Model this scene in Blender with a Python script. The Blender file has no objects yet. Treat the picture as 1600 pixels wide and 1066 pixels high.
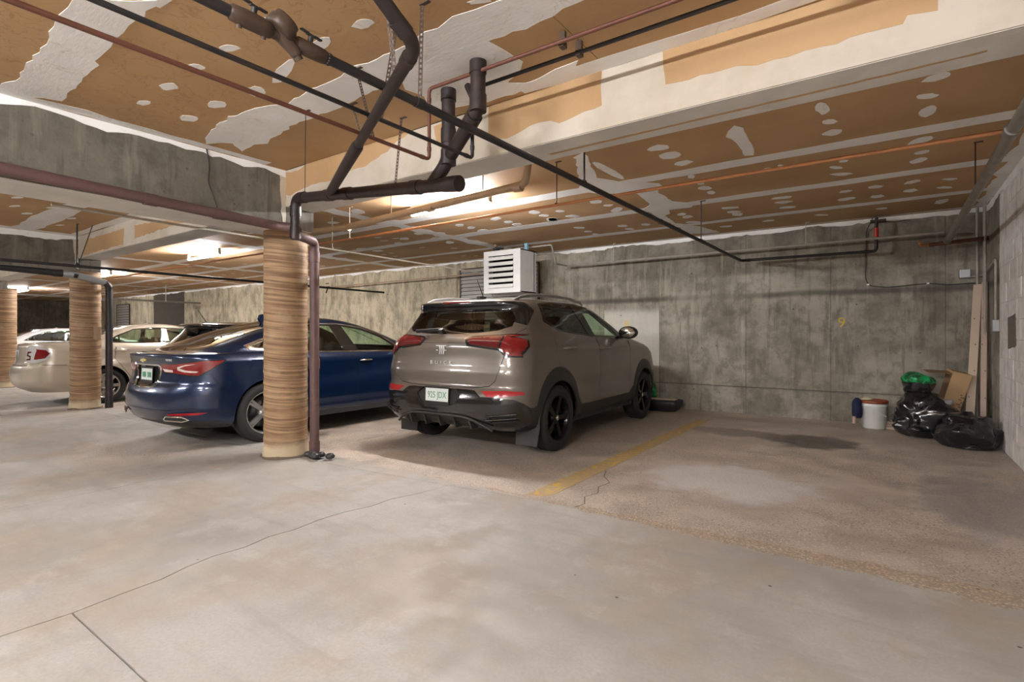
import bpy, bmesh, math, random
import numpy as np
from mathutils import Vector, Matrix
from mathutils.geometry import delaunay_2d_cdt
random.seed(7)
R = math.radians
col = bpy.context.scene.collection
scene = bpy.context.scene

# ------------------------------------------------------------------ camera, exposure, world
cam_data = bpy.data.cameras.new('camera')
cam_data.sensor_width = 36
cam_data.lens = 829 / 1600 * 36
cam_data.shift_y = -10 / 1600
cam_data.clip_end = 200
cam = bpy.data.objects.new('camera', cam_data)
cam.location = (0, 0, 1.25)
cam.rotation_euler = (R(90), 0, math.atan2(592, 829))
col.objects.link(cam)
scene.camera = cam
scene.view_settings.view_transform = 'Standard'
scene.view_settings.look = 'None'
scene.view_settings.gamma = 1
scene.view_settings.use_curve_mapping = False
scene.view_settings.exposure = 0.32
world = bpy.data.worlds.new('world')
scene.world = world
world.use_nodes = True
world.node_tree.nodes['Background'].inputs[0].default_value = (1.0, 0.9, 0.8, 1)
world.node_tree.nodes['Background'].inputs[1].default_value = 0.05
TUBE_POWER = 540.0          # emission of the fluorescent tubes in view
TUBE_POWER_FILL = 620.0    # unseen fill tubes, added behind the viewpoint to brighten and even the scene
# tubes in view, then the added fill tubes: centre x, y (all hang at z 2.77 and run along x)
TUBES = [(-4.3, 4.72), (-10.85, 4.9), (-16.6, 5.0), (-24.4, 5.1),
         (-0.5, -1.6), (-3.3, -1.6), (-0.5, -4.6), (-7.2, -1.6), (-13.5, -1.4), (-20.0, -1.4)]

# ------------------------------------------------------------------ materials
class NT:
    def __init__(s, name):
        s.m = bpy.data.materials.new(name); s.m.use_nodes = True
        s.t = s.m.node_tree; s.b = s.t.nodes['Principled BSDF']; s.out = s.t.nodes['Material Output']
        s._pos = None
    def n(s, typ, **kw):
        o = s.t.nodes.new(typ)
        for k, v in kw.items(): setattr(o, k, v)
        return o
    def lk(s, a, b): s.t.links.new(a, b)
    def put(s, sock, v):
        if hasattr(v, 'is_output') or isinstance(v, bpy.types.NodeSocket): s.lk(v, sock)
        elif isinstance(v, (tuple, list)) and len(v) == 3 and sock.type == 'RGBA': sock.default_value = (*v, 1)
        else: sock.default_value = v
    @property
    def pos(s):
        if s._pos is None: s._pos = s.n('ShaderNodeNewGeometry').outputs['Position']
        return s._pos
    def sep(s, v=None):
        o = s.n('ShaderNodeSeparateXYZ'); s.lk(v or s.pos, o.inputs[0]); return o.outputs
    def obj(s): return s.n('ShaderNodeTexCoord').outputs['Object']
    def math(s, op, a, b=0.0, c=0.0, clamp=False):
        o = s.n('ShaderNodeMath', operation=op, use_clamp=clamp)
        s.put(o.inputs[0], a); s.put(o.inputs[1], b); s.put(o.inputs[2], c); return o.outputs[0]
    def scale(s, sc, v=None):
        o = s.n('ShaderNodeVectorMath', operation='MULTIPLY'); s.lk(v or s.pos, o.inputs[0]); o.inputs[1].default_value = sc; return o.outputs[0]
    def noise(s, scale, detail=4, rough=0.5, v=None, dist=0.0):
        o = s.n('ShaderNodeTexNoise'); s.lk(v or s.pos, o.inputs['Vector'])
        o.inputs['Scale'].default_value = scale; o.inputs['Detail'].default_value = detail
        o.inputs['Roughness'].default_value = rough; o.inputs['Distortion'].default_value = dist
        return o.outputs[0]
    def voro(s, scale, v=None, feature='F1'):
        o = s.n('ShaderNodeTexVoronoi', feature=feature); s.lk(v or s.pos, o.inputs['Vector']); o.inputs['Scale'].default_value = scale
        return o.outputs['Distance']
    def ramp(s, f, a, b):      # smooth 0..1 between a and b
        o = s.n('ShaderNodeMapRange', interpolation_type='SMOOTHSTEP')
        s.put(o.inputs[0], f); o.inputs[1].default_value = a; o.inputs[2].default_value = b; return o.outputs[0]
    def mix(s, f, a, b, mode='MIX'):
        o = s.n('ShaderNodeMix', data_type='RGBA', blend_type=mode)
        s.put(o.inputs[0], f); s.put(o.inputs[6], a); s.put(o.inputs[7], b); return o.outputs[2]
    def bump(s, h, strength=0.3, dist=0.01):
        o = s.n('ShaderNodeBump'); s.put(o.inputs['Height'], h); o.inputs['Strength'].default_value = strength
        o.inputs['Distance'].default_value = dist; s.lk(o.outputs[0], s.b.inputs['Normal'])
    def base(s, c): s.put(s.b.inputs['Base Color'], c)
    def rough(s, r): s.put(s.b.inputs['Roughness'], r)

def simple(name, c, rough=0.5, metal=0.0, coat=0.0, var=0.12, vs=6.0, bump=0.0, bs=60.0, spec=0.5):
    k = NT(name)
    f = k.noise(vs, 4, v=k.obj())
    d = tuple(x * (1 - var) for x in c); l = tuple(min(1, x * (1 + var)) for x in c)
    k.base(k.mix(f, d, l)); k.rough(rough); k.b.inputs['Metallic'].default_value = metal
    k.b.inputs['Coat Weight'].default_value = coat; k.b.inputs['Coat Roughness'].default_value = 0.06
    k.b.inputs['Specular IOR Level'].default_value = spec
    if bump: k.bump(k.noise(bs, 3, v=k.obj()), bump, 0.005)
    return k.m

def floor_mat():
    k = NT('concrete_floor'); x, y, z = k.sep()
    big = k.noise(0.7, 5, 0.55); mid = k.noise(3.0, 5, 0.6); fine = k.noise(60, 3, 0.6)
    streak = k.noise(1.0, 4, 0.6, v=k.scale((1.2, 9.0, 1)))
    aisle = k.mix(k.ramp(big, 0.35, 0.65), (0.31, 0.285, 0.25), (0.42, 0.40, 0.365))
    aisle = k.mix(k.math('MULTIPLY', k.ramp(k.noise(0.9, 5, 0.65, v=k.scale((1.3, 1, 1))), 0.46, 0.62), 0.65), aisle, (0.36, 0.295, 0.225))
    aisle = k.mix(k.math('MULTIPLY', k.ramp(k.noise(2.4, 6, 0.7), 0.52, 0.66), 0.4), aisle, (0.50, 0.485, 0.46))
    aisle = k.mix(k.math('MULTIPLY', k.ramp(mid, 0.5, 0.72), 0.35), aisle, (0.29, 0.26, 0.21))
    aisle = k.mix(k.math('MULTIPLY', k.ramp(streak, 0.5, 0.68), 0.35), aisle, (0.28, 0.26, 0.23))
    stall = k.mix(k.ramp(mid, 0.35, 0.68), (0.34, 0.28, 0.225), (0.48, 0.40, 0.325))
    stall = k.mix(k.math('MULTIPLY', k.ramp(k.noise(1.3, 4, 0.6), 0.5, 0.7), 0.6), stall, (0.54, 0.48, 0.42))
    # exposed aggregate, a crisp speckle worn through in patches
    agg = k.voro(58); aggm = k.math('MULTIPLY', k.ramp(agg, 0.42, 0.20), k.ramp(k.noise(1.1, 4, 0.6), 0.36, 0.52))
    stall = k.mix(k.math('MULTIPLY', aggm, 0.8), stall, (0.64, 0.54, 0.43))
    pit = k.math('MULTIPLY', k.ramp(k.voro(43), 0.30, 0.16), k.ramp(k.noise(1.6, 3, 0.5), 0.38, 0.55))
    stall = k.mix(k.math('MULTIPLY', pit, 0.75), stall, (0.10, 0.075, 0.055))
    def blob(cx, cy, rx, ry, rag=0.8):
        dx = k.math('DIVIDE', k.math('SUBTRACT', x, cx), rx); dy = k.math('DIVIDE', k.math('SUBTRACT', y, cy), ry)
        d = k.math('SQRT', k.math('ADD', k.math('MULTIPLY', dx, dx), k.math('MULTIPLY', dy, dy)))
        return k.ramp(k.math('ADD', d, k.math('MULTIPLY', k.math('SUBTRACT', mid, 0.5), rag * 2)), 1.15, 0.55)
    stall = k.mix(k.math('MULTIPLY', blob(-1.15, 4.75, 0.75, 0.6), 0.75), stall, (0.64, 0.61, 0.58))   # pale patch
    stall = k.mix(k.math('MULTIPLY', blob(-0.75, 7.05, 0.55, 0.5, 0.7), 0.88), stall, (0.045, 0.037, 0.03))  # oil stain
    stall = k.mix(k.math('MULTIPLY', blob(-1.6, 7.2, 0.7, 0.35), 0.6), stall, (0.13, 0.10, 0.08))
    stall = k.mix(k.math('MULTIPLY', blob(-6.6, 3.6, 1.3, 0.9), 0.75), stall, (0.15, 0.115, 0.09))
    stall = k.mix(k.math('MULTIPLY', blob(0.55, 5.2, 0.5, 0.9), 0.5), stall, (0.20, 0.19, 0.20))
    jy = k.math('ADD', k.math('MULTIPLY', k.math('SUBTRACT', k.noise(1.2, 3), 0.5), 0.2), 3.36)
    isst = k.math('MAXIMUM', k.ramp(k.math('SUBTRACT', y, jy), -0.04, 0.06), k.math('MULTIPLY', blob(-6.7, 2.4, 1.1, 0.8), 0.8))
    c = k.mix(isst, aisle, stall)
    # crumbly edge beside the long joint
    dj = k.math('ABSOLUTE', k.math('SUBTRACT', y, 3.40)); wj = k.math('MULTIPLY', k.ramp(x, -3.5, 0.6), 0.10)
    edge = k.math('MULTIPLY', k.math('LESS_THAN', dj, k.math('ADD', wj, k.math('MULTIPLY', k.math('SUBTRACT', k.noise(6, 4), 0.5), 0.2))), k.ramp(x, -4.9, -4.3))
    crumb = k.mix(k.ramp(k.voro(60), 0.1, 0.6), (0.66, 0.50, 0.32), (0.26, 0.18, 0.11))
    c = k.mix(k.math('MULTIPLY', edge, 0.6), c, crumb)
    c = k.mix(k.math('MULTIPLY', k.ramp(fine, 0.35, 0.65), 0.3), c, (0.3, 0.26, 0.22))
    c = k.mix(k.ramp(k.voro(3.2), 0.035, 0.02), c, (0.10, 0.07, 0.05))
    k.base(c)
    k.rough(k.math('ADD', 0.42, k.math('MULTIPLY', k.ramp(mid, 0.3, 0.7), 0.3)))
    h = k.math('ADD', k.math('MULTIPLY', fine, 0.3), k.math('MULTIPLY', k.math('MULTIPLY', agg, isst), 0.6))
    k.bump(k.math('ADD', h, k.math('MULTIPLY', edge, k.noise(70, 3))), 0.35, 0.006)
    return k.m

def concrete_mat(name, dark, light, stripe=None, warm=None, seed=0.0):
    k = NT(name); x, y, z = k.sep()
    v = k.n('ShaderNodeVectorMath', operation='ADD'); k.lk(k.pos, v.inputs[0]); v.inputs[1].default_value = (seed, seed, 0); p = v.outputs[0]
    big = k.noise(1.3, 6, 0.65, v=p); mid = k.noise(6, 5, 0.65, v=p); drip = k.noise(1.0, 5, 0.65, v=k.scale((9, 9, 0.9), p))
    c = k.mix(k.ramp(big, 0.33, 0.66), dark, light)
    c = k.mix(k.math('MULTIPLY', k.ramp(mid, 0.44, 0.66), 0.55), c, tuple(a * 0.62 for a in dark))
    c = k.mix(k.math('MULTIPLY', k.ramp(drip, 0.52, 0.72), 0.45), c, tuple(min(1, a * 1.35) for a in light))
    c = k.mix(k.math('MULTIPLY', k.ramp(k.noise(2.2, 4, 0.6, v=k.scale((5, 5, 0.6), p)), 0.54, 0.72), 0.5), c, tuple(a * 0.45 for a in dark))
    if warm:
        c = k.mix(k.math('MULTIPLY', k.ramp(x, -4.5, -7.5), 0.75), c, k.mix(k.ramp(k.noise(2.6, 7, 0.75, v=k.scale((1.6, 1.6, 0.8), p)), 0.40, 0.66), warm, tuple(a * 0.42 for a in warm)))
        c = k.mix(k.math('MULTIPLY', k.math('MULTIPLY', k.ramp(k.noise(1.6, 6, 0.7, v=k.scale((4, 4, 0.7), p)), 0.55, 0.68), k.ramp(x, -4.5, -7.5)), 0.6), c, (0.13, 0.115, 0.07))
    if stripe is not None:
        pan = k.math('MULTIPLY', k.math('MULTIPLY', k.math('LESS_THAN', x, -3.262), k.math('GREATER_THAN', x, -4.3)), k.ramp(z, 1.75, 1.6))
        c = k.mix(k.math('MULTIPLY', pan, 0.65), c, (0.60, 0.57, 0.49))
        zz = k.math('ADD', z, k.math('MULTIPLY', k.math('SUBTRACT', k.noise(1.5, 3), 0.5), 0.06))
        d = k.math('ABSOLUTE', k.math('SUBTRACT', zz, stripe))
        mm = k.math('MULTIPLY', k.math('MULTIPLY', k.ramp(d, 0.075, 0.01), k.ramp(k.noise(0.8, 3), 0.3, 0.5)), k.ramp(x, -9.6, -8.6))
        c = k.mix(k.math('MULTIPLY', mm, 0.75), c, (0.06, 0.052, 0.042))
        d2 = k.math('ABSOLUTE', k.math('SUBTRACT', zz, 0.42))
        c = k.mix(k.math('MULTIPLY', k.ramp(d2, 0.03, 0.0), 0.35), c, (0.10, 0.09, 0.075))
    k.base(c); k.rough(0.85)
    k.bump(k.math('ADD', k.noise(30, 5, 0.6), k.math('MULTIPLY', k.ramp(k.voro(9), 0.07, 0.03), -1.5)), 0.35, 0.01)
    return k.m

def paperboard_mat():       # brown face paper of the gypsum board, water marked in the near bay
    k = NT('gypsum_board_paper'); x, y, z = k.sep()
    c = k.mix(k.ramp(k.noise(1.1, 3), 0.3, 0.7), (0.42, 0.255, 0.120), (0.51, 0.325, 0.165))
    ring = k.ramp(k.math('ABSOLUTE', k.math('SUBTRACT', k.noise(6.5, 3, 0.6, dist=0.6), 0.5)), 0.022, 0.0)
    near = k.math('MULTIPLY', k.ramp(y, 2.2, 1.7), k.ramp(k.noise(1.2, 2), 0.35, 0.5))
    c = k.mix(k.math('MULTIPLY', k.math('MULTIPLY', ring, near), 0.38), c, (0.22, 0.11, 0.045))
    c = k.mix(k.math('MULTIPLY', k.ramp(k.noise(45, 2), 0.35, 0.7), 0.10), c, (0.55, 0.38, 0.22))
    k.base(c); k.rough(0.8); return k.m

def plaster_mat(name, c0, c1, marks=True):
    k = NT(name)
    c = k.mix(k.ramp(k.noise(2.2, 5, 0.6), 0.35, 0.65), c0, c1)
    if marks:
        ring = k.ramp(k.math('ABSOLUTE', k.math('SUBTRACT', k.noise(3.5, 3, 0.5, dist=1.0), 0.52)), 0.012, 0.0)
        c = k.mix(k.math('MULTIPLY', ring, k.math('MULTIPLY', k.ramp(k.noise(0.9, 2), 0.5, 0.6), 0.35)), c, (0.55, 0.42, 0.28))
    k.base(c); k.rough(0.75); k.bump(k.noise(14, 4, 0.6, v=k.scale((1, 3, 1))), 0.25, 0.006)
    return k.m

def tube_form_mat():        # concrete column still in its spiral paper form marks
    k = NT('spiral_form_column'); x, y, z = k.sep(k.obj())
    w = k.math('ADD', k.math('MULTIPLY', z, 1.0), k.math('MULTIPLY', x, 0.12))
    v = k.n('ShaderNodeCombineXYZ'); k.put(v.inputs[0], k.math('MULTIPLY', x, 1.2)); k.put(v.inputs[1], k.math('MULTIPLY', y, 1.2)); k.put(v.inputs[2], k.math('MULTIPLY', w, 42.0))
    band = k.noise(1.0, 5, 0.65, v=v.outputs[0])
    c = k.mix(k.ramp(band, 0.33, 0.66), (0.165, 0.085, 0.040), (0.38, 0.245, 0.13))
    c = k.mix(k.math('MULTIPLY', k.ramp(k.noise(4, 5, 0.6, v=k.obj()), 0.5, 0.75), 0.5), c, (0.40, 0.30, 0.185))
    fr = k.math('FRACT', k.math('MULTIPLY', w, 8.5))
    c = k.mix(k.math('MULTIPLY', k.ramp(fr, 0.10, 0.0), 0.6), c, (0.20, 0.115, 0.06))
    low = k.ramp(k.math('ADD', z, k.math('MULTIPLY', k.noise(7, 3, v=k.obj()), 0.12)), 0.24, 0.15)
    c = k.mix(low, c, (0.50, 0.40, 0.26))
    k.base(c); k.rough(0.72); k.bump(band, 0.4, 0.008)
    return k.m

def glass_mat(name, tint, refl=1.0):
    k = NT(name)
    tr = k.n('ShaderNodeBsdfTransparent'); tr.inputs[0].default_value = (*tint, 1)
    gl = k.n('ShaderNodeBsdfGlossy'); gl.inputs['Roughness'].default_value = 0.02; gl.inputs[0].default_value = (refl, refl, refl, 1)
    fr = k.n('ShaderNodeFresnel'); bf = k.n('ShaderNodeNewGeometry').outputs['Backfacing']; k.lk(k.math('SUBTRACT', 1.5, k.math('MULTIPLY', bf, 0.8333)), fr.inputs[0])
    mx = k.n('ShaderNodeMixShader'); k.lk(fr.outputs[0], mx.inputs[0]); k.lk(tr.outputs[0], mx.inputs[1]); k.lk(gl.outputs[0], mx.inputs[2])
    k.lk(mx.outputs[0], k.out.inputs[0]); return k.m

def emit_mat(name, c, p):
    k = NT(name); k.base(c); k.b.inputs['Emission Color'].default_value = (*c, 1); k.b.inputs['Emission Strength'].default_value = p; return k.m

def worn_paint_mat(name, c, under):
    k = NT(name); f = k.math('ADD', k.ramp(k.noise(14, 5, 0.7), 0.40, 0.52), k.math('MULTIPLY', k.ramp(k.noise(2.0, 3), 0.45, 0.6), 0.35), clamp=True)
    k.base(k.mix(k.math('MULTIPLY', f, 0.8), c, under)); k.rough(0.7); return k.m

def old_pipe_mat(name, c, rust):
    k = NT(name); f = k.ramp(k.noise(9, 5, 0.65), 0.45, 0.68)
    k.base(k.mix(k.math('MULTIPLY', f, 0.6), c, rust)); k.rough(0.48); k.b.inputs['Metallic'].default_value = 0.15; return k.m

M = {}
M['floor'] = floor_mat()
M['wall'] = concrete_mat('poured_concrete_wall', (0.185, 0.163, 0.125), (0.36, 0.325, 0.26), 1.86, warm=(0.66, 0.565, 0.39))
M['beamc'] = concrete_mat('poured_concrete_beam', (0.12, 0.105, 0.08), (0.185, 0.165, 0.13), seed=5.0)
M['wall_dim'] = concrete_mat('far_concrete_wall', (0.17, 0.145, 0.115), (0.27, 0.235, 0.195), seed=9.0)
M['soffit'] = plaster_mat('beam_soffit', (0.56, 0.53, 0.48), (0.66, 0.63, 0.58), False)
M['board'] = paperboard_mat()
M['mud'] = plaster_mat('joint_compound', (0.82, 0.80, 0.77), (0.90, 0.885, 0.86))
M['mud_face'] = plaster_mat('skimmed_beam_face', (0.50, 0.43, 0.335), (0.60, 0.53, 0.44))
M['column'] = tube_form_mat()
M['block'] = concrete_mat('painted_concrete_block', (0.78, 0.735, 0.70), (0.86, 0.82, 0.79), seed=2.0)
M['mortar'] = simple('mortar', (0.70, 0.66, 0.62), 0.9)
M['joint'] = simple('joint_shadow_filler', (0.10, 0.08, 0.06), 0.9)
M['crackm'] = simple('crack_dirt', (0.13, 0.10, 0.07), 0.9)
M['yellow'] = worn_paint_mat('worn_yellow_paint', (0.58, 0.36, 0.055), (0.36, 0.28, 0.18))
M['yellow_wall'] = simple('yellow_stencil_paint', (0.66, 0.47, 0.07), 0.8)
M['abs'] = old_pipe_mat('black_plastic_pipe', (0.024, 0.016, 0.0155), (0.055, 0.030, 0.024))
M['iron'] = old_pipe_mat('dark_iron_pipe', (0.020, 0.018, 0.020), (0.045, 0.03, 0.025))
M['mauve'] = old_pipe_mat('mauve_brown_pipe', (0.105, 0.058, 0.054), (0.15, 0.085, 0.07))
M['greypipe'] = old_pipe_mat('grey_cast_pipe', (0.20, 0.175, 0.15), (0.30, 0.26, 0.22))
M['copper'] = old_pipe_mat('aged_copper_pipe', (0.14, 0.050, 0.030), (0.085, 0.036, 0.024))
M['coppernew'] = old_pipe_mat('bright_copper_pipe', (0.52, 0.22, 0.09), (0.36, 0.14, 0.06))
M['tanpipe'] = old_pipe_mat('tan_pipe', (0.36, 0.25, 0.16), (0.44, 0.33, 0.22))
M['palepipe'] = old_pipe_mat('pale_painted_pipe', (0.50, 0.45, 0.37), (0.40, 0.34, 0.27))
M['silverpipe'] = old_pipe_mat('silver_gas_pipe', (0.36, 0.32, 0.27), (0.26, 0.22, 0.18))
M['strap'] = simple('perforated_strap_steel', (0.09, 0.06, 0.045), 0.55, 0.4)
M['brass'] = old_pipe_mat('brown_bronze_valve', (0.065, 0.040, 0.026), (0.10, 0.062, 0.04))
M['blackpl'] = simple('black_plastic', (0.022, 0.021, 0.021), 0.45, bump=0.1)
M['redpl'] = simple('red_lever', (0.5, 0.03, 0.02), 0.4)
M['steel'] = simple('galvanized_steel', (0.36, 0.36, 0.36), 0.45, 0.5)
M['heater'] = simple('heater_grey_enamel', (0.66, 0.65, 0.61), 0.4)
M['louver'] = simple('grey_louver_metal', (0.42, 0.41, 0.37), 0.5, 0.2)
M['darkin'] = simple('dark_interior', (0.02, 0.019, 0.018), 0.9)
M['tube'] = emit_mat('fluorescent_tube', (0.97, 0.97, 1.0), TUBE_POWER)
M['tube_fill'] = emit_mat('added_fill_tube', (0.96, 0.97, 1.0), TUBE_POWER_FILL)  # for the unseen tubes added as fill light
M['fixture'] = simple('white_enamel', (0.5, 0.49, 0.46), 0.4)
M['recess'] = simple('dark_brown_recess', (0.075, 0.06, 0.045), 0.9)
M['white'] = simple('white_plastic', (0.75, 0.74, 0.70), 0.35)

# ------------------------------------------------------------------ object helpers
def tag(o, label=None, cat=None, group=None, kind=None):
    if label: o['label'] = label
    if cat: o['category'] = cat
    if group: o['group'] = group
    if kind: o['kind'] = kind
    return o

def link(name, mesh, parent=None, loc=None, rot=None):
    o = bpy.data.objects.new(name, mesh); col.objects.link(o)
    if parent: o.parent = parent
    if loc: o.location = loc
    if rot: o.rotation_euler = rot
    return o

def empty(name, loc=(0, 0, 0), rz=0.0, label=None, cat=None, group=None, parent=None):
    o = bpy.data.objects.new(name, None); col.objects.link(o); o.location = loc; o.rotation_euler = (0, 0, rz)
    o.empty_display_size = 0.1
    if parent: o.parent = parent
    return tag(o, label, cat, group)

class MB:
    """collects shapes for ONE mesh"""
    def __init__(s): s.v = []; s.f = []; s.sm = []
    def add(s, v, f, smooth=False):
        b = len(s.v); s.v += [tuple(p) for p in v]; s.f += [tuple(i + b for i in q) for q in f]; s.sm += [smooth] * len(f); return s
    def box(s, c, d, rot=None, bev=0.0):
        x, y, z = d[0] / 2, d[1] / 2, d[2] / 2
        if bev > 0:
            bm = bmesh.new(); bmesh.ops.create_cube(bm, size=1)
            bmesh.ops.scale(bm, vec=d, verts=bm.verts)
            bmesh.ops.bevel(bm, geom=list(bm.edges), offset=bev, segments=2, affect='EDGES', profile=0.7)
            v = [p.co.copy() for p in bm.verts]; bm.verts.index_update(); f = [[p.index for p in q.verts] for q in bm.faces]; bm.free()
        else:
            v = [Vector((a * x, b * y, e * z)) for a in (-1, 1) for b in (-1, 1) for e in (-1, 1)]
            f = [(0, 1, 3, 2), (4, 6, 7, 5), (0, 4, 5, 1), (2, 3, 7, 6), (0, 2, 6, 4), (1, 5, 7, 3)]
        if rot is not None:
            from mathutils import Euler
            m = Euler(rot).to_matrix(); v = [m @ p for p in v]
        return s.add([p + Vector(c) for p in v], f)
    def tube(s, pts, r, n=12, fillet=0.0, caps=True, smooth=True):
        pts = [Vector(p) for p in pts]
        if fillet > 0 and len(pts) > 2:
            q = [pts[0]]
            for i in range(1, len(pts) - 1):
                a, b, c = pts[i - 1], pts[i], pts[i + 1]
                l1, l2 = (a - b).length, (c - b).length; d = min(fillet, l1 * 0.45, l2 * 0.45)
                p0 = b + (a - b).normalized() * d; p1 = b + (c - b).normalized() * d
                for k in range(7):
                    t = k / 6; q.append((1 - t) ** 2 * p0 + 2 * t * (1 - t) * b + t * t * p1)
            q.append(pts[-1]); pts = q
        rr = r if isinstance(r, (list, tuple)) else [r] * len(pts)
        up = None; V = []; F = []
        for i, p in enumerate(pts):
            if i == 0: t = pts[1] - p
            elif i == len(pts) - 1: t = p - pts[i - 1]
            else: t = (pts[i + 1] - p).normalized() + (p - pts[i - 1]).normalized()
            t.normalize()
            if up is None:
                up = Vector((0, 0, 1)) if abs(t.z) < 0.9 else Vector((1, 0, 0))
            sx = t.cross(up).normalized(); up = sx.cross(t).normalized()
            for k in range(n):
                a = 2 * math.pi * k / n; V.append(p + (sx * math.cos(a) + up * math.sin(a)) * rr[i])
        for i in range(len(pts) - 1):
            for k in range(n):
                k2 = (k + 1) % n; F.append((i * n + k, i * n + k2, (i + 1) * n + k2, (i + 1) * n + k))
        s.add(V, F, smooth)
        if caps:
            m = len(pts) - 1
            s.add([V[k] for k in range(n)], [tuple(range(n))]); s.add([V[m * n + k] for k in range(n)], [tuple(reversed(range(n)))])
        return s
    def lathe(s, prof, n=32, axis='z', c=(0, 0, 0), smooth=True):   # prof: (radius, height)
        V = []; F = []
        for r, h in prof:
            for k in range(n):
                a = 2 * math.pi * k / n; x, y = r * math.cos(a), r * math.sin(a)
                p = (x, y, h) if axis == 'z' else ((h, x, y) if axis == 'x' else (x, h, y))
                V.append((p[0] + c[0], p[1] + c[1], p[2] + c[2]))
        for i in range(len(prof) - 1):
            for k in range(n):
                k2 = (k + 1) % n; F.append((i * n + k, i * n + k2, (i + 1) * n + k2, (i + 1) * n + k))
        return s.add(V, F, smooth)
    def prism(s, poly, z0, z1, fn=lambda a, b, c: (a, b, c)):      # extrude a 2-D polygon
        n = len(poly); V = [fn(a, b, z0) for a, b in poly] + [fn(a, b, z1) for a, b in poly]
        F = [tuple(range(n)), tuple(range(2 * n - 1, n - 1, -1))] + [(i, i + n, (i + 1) % n + n, (i + 1) % n) for i in range(n)]
        return s.add(V, F)
    def mesh(s, name, mat, fix=True):
        me = bpy.data.meshes.new(name); me.from_pydata(s.v, [], s.f); me.polygons.foreach_set('use_smooth', s.sm)
        if mat: me.materials.append(mat)
        if fix:
            bm = bmesh.new(); bm.from_mesh(me); bmesh.ops.recalc_face_normals(bm, faces=bm.faces); bm.to_mesh(me); bm.free()
        me.update(); return me
    def build(s, name, mat, parent=None, loc=None, rot=None):
        return link(name, s.mesh(name, mat), parent, loc, rot)

def copy_tree(o, parent=None):
    c = o.copy(); col.objects.link(c)
    if parent: c.parent = parent
    for ch in list(o.children): copy_tree(ch, c)
    return c

def ragged(poly, step=0.06, amp=0.012, seed=0):
    rnd = random.Random(seed); out = []
    for i in range(len(poly)):
        a, b = poly[i], poly[(i + 1) % len(poly)]; L = math.dist(a, b); n = max(1, int(L / step))
        for k in range(n):
            t = k / n; out.append((a[0] + (b[0] - a[0]) * t + rnd.uniform(-amp, amp), a[1] + (b[1] - a[1]) * t + rnd.uniform(-amp, amp)))
    return out

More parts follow.
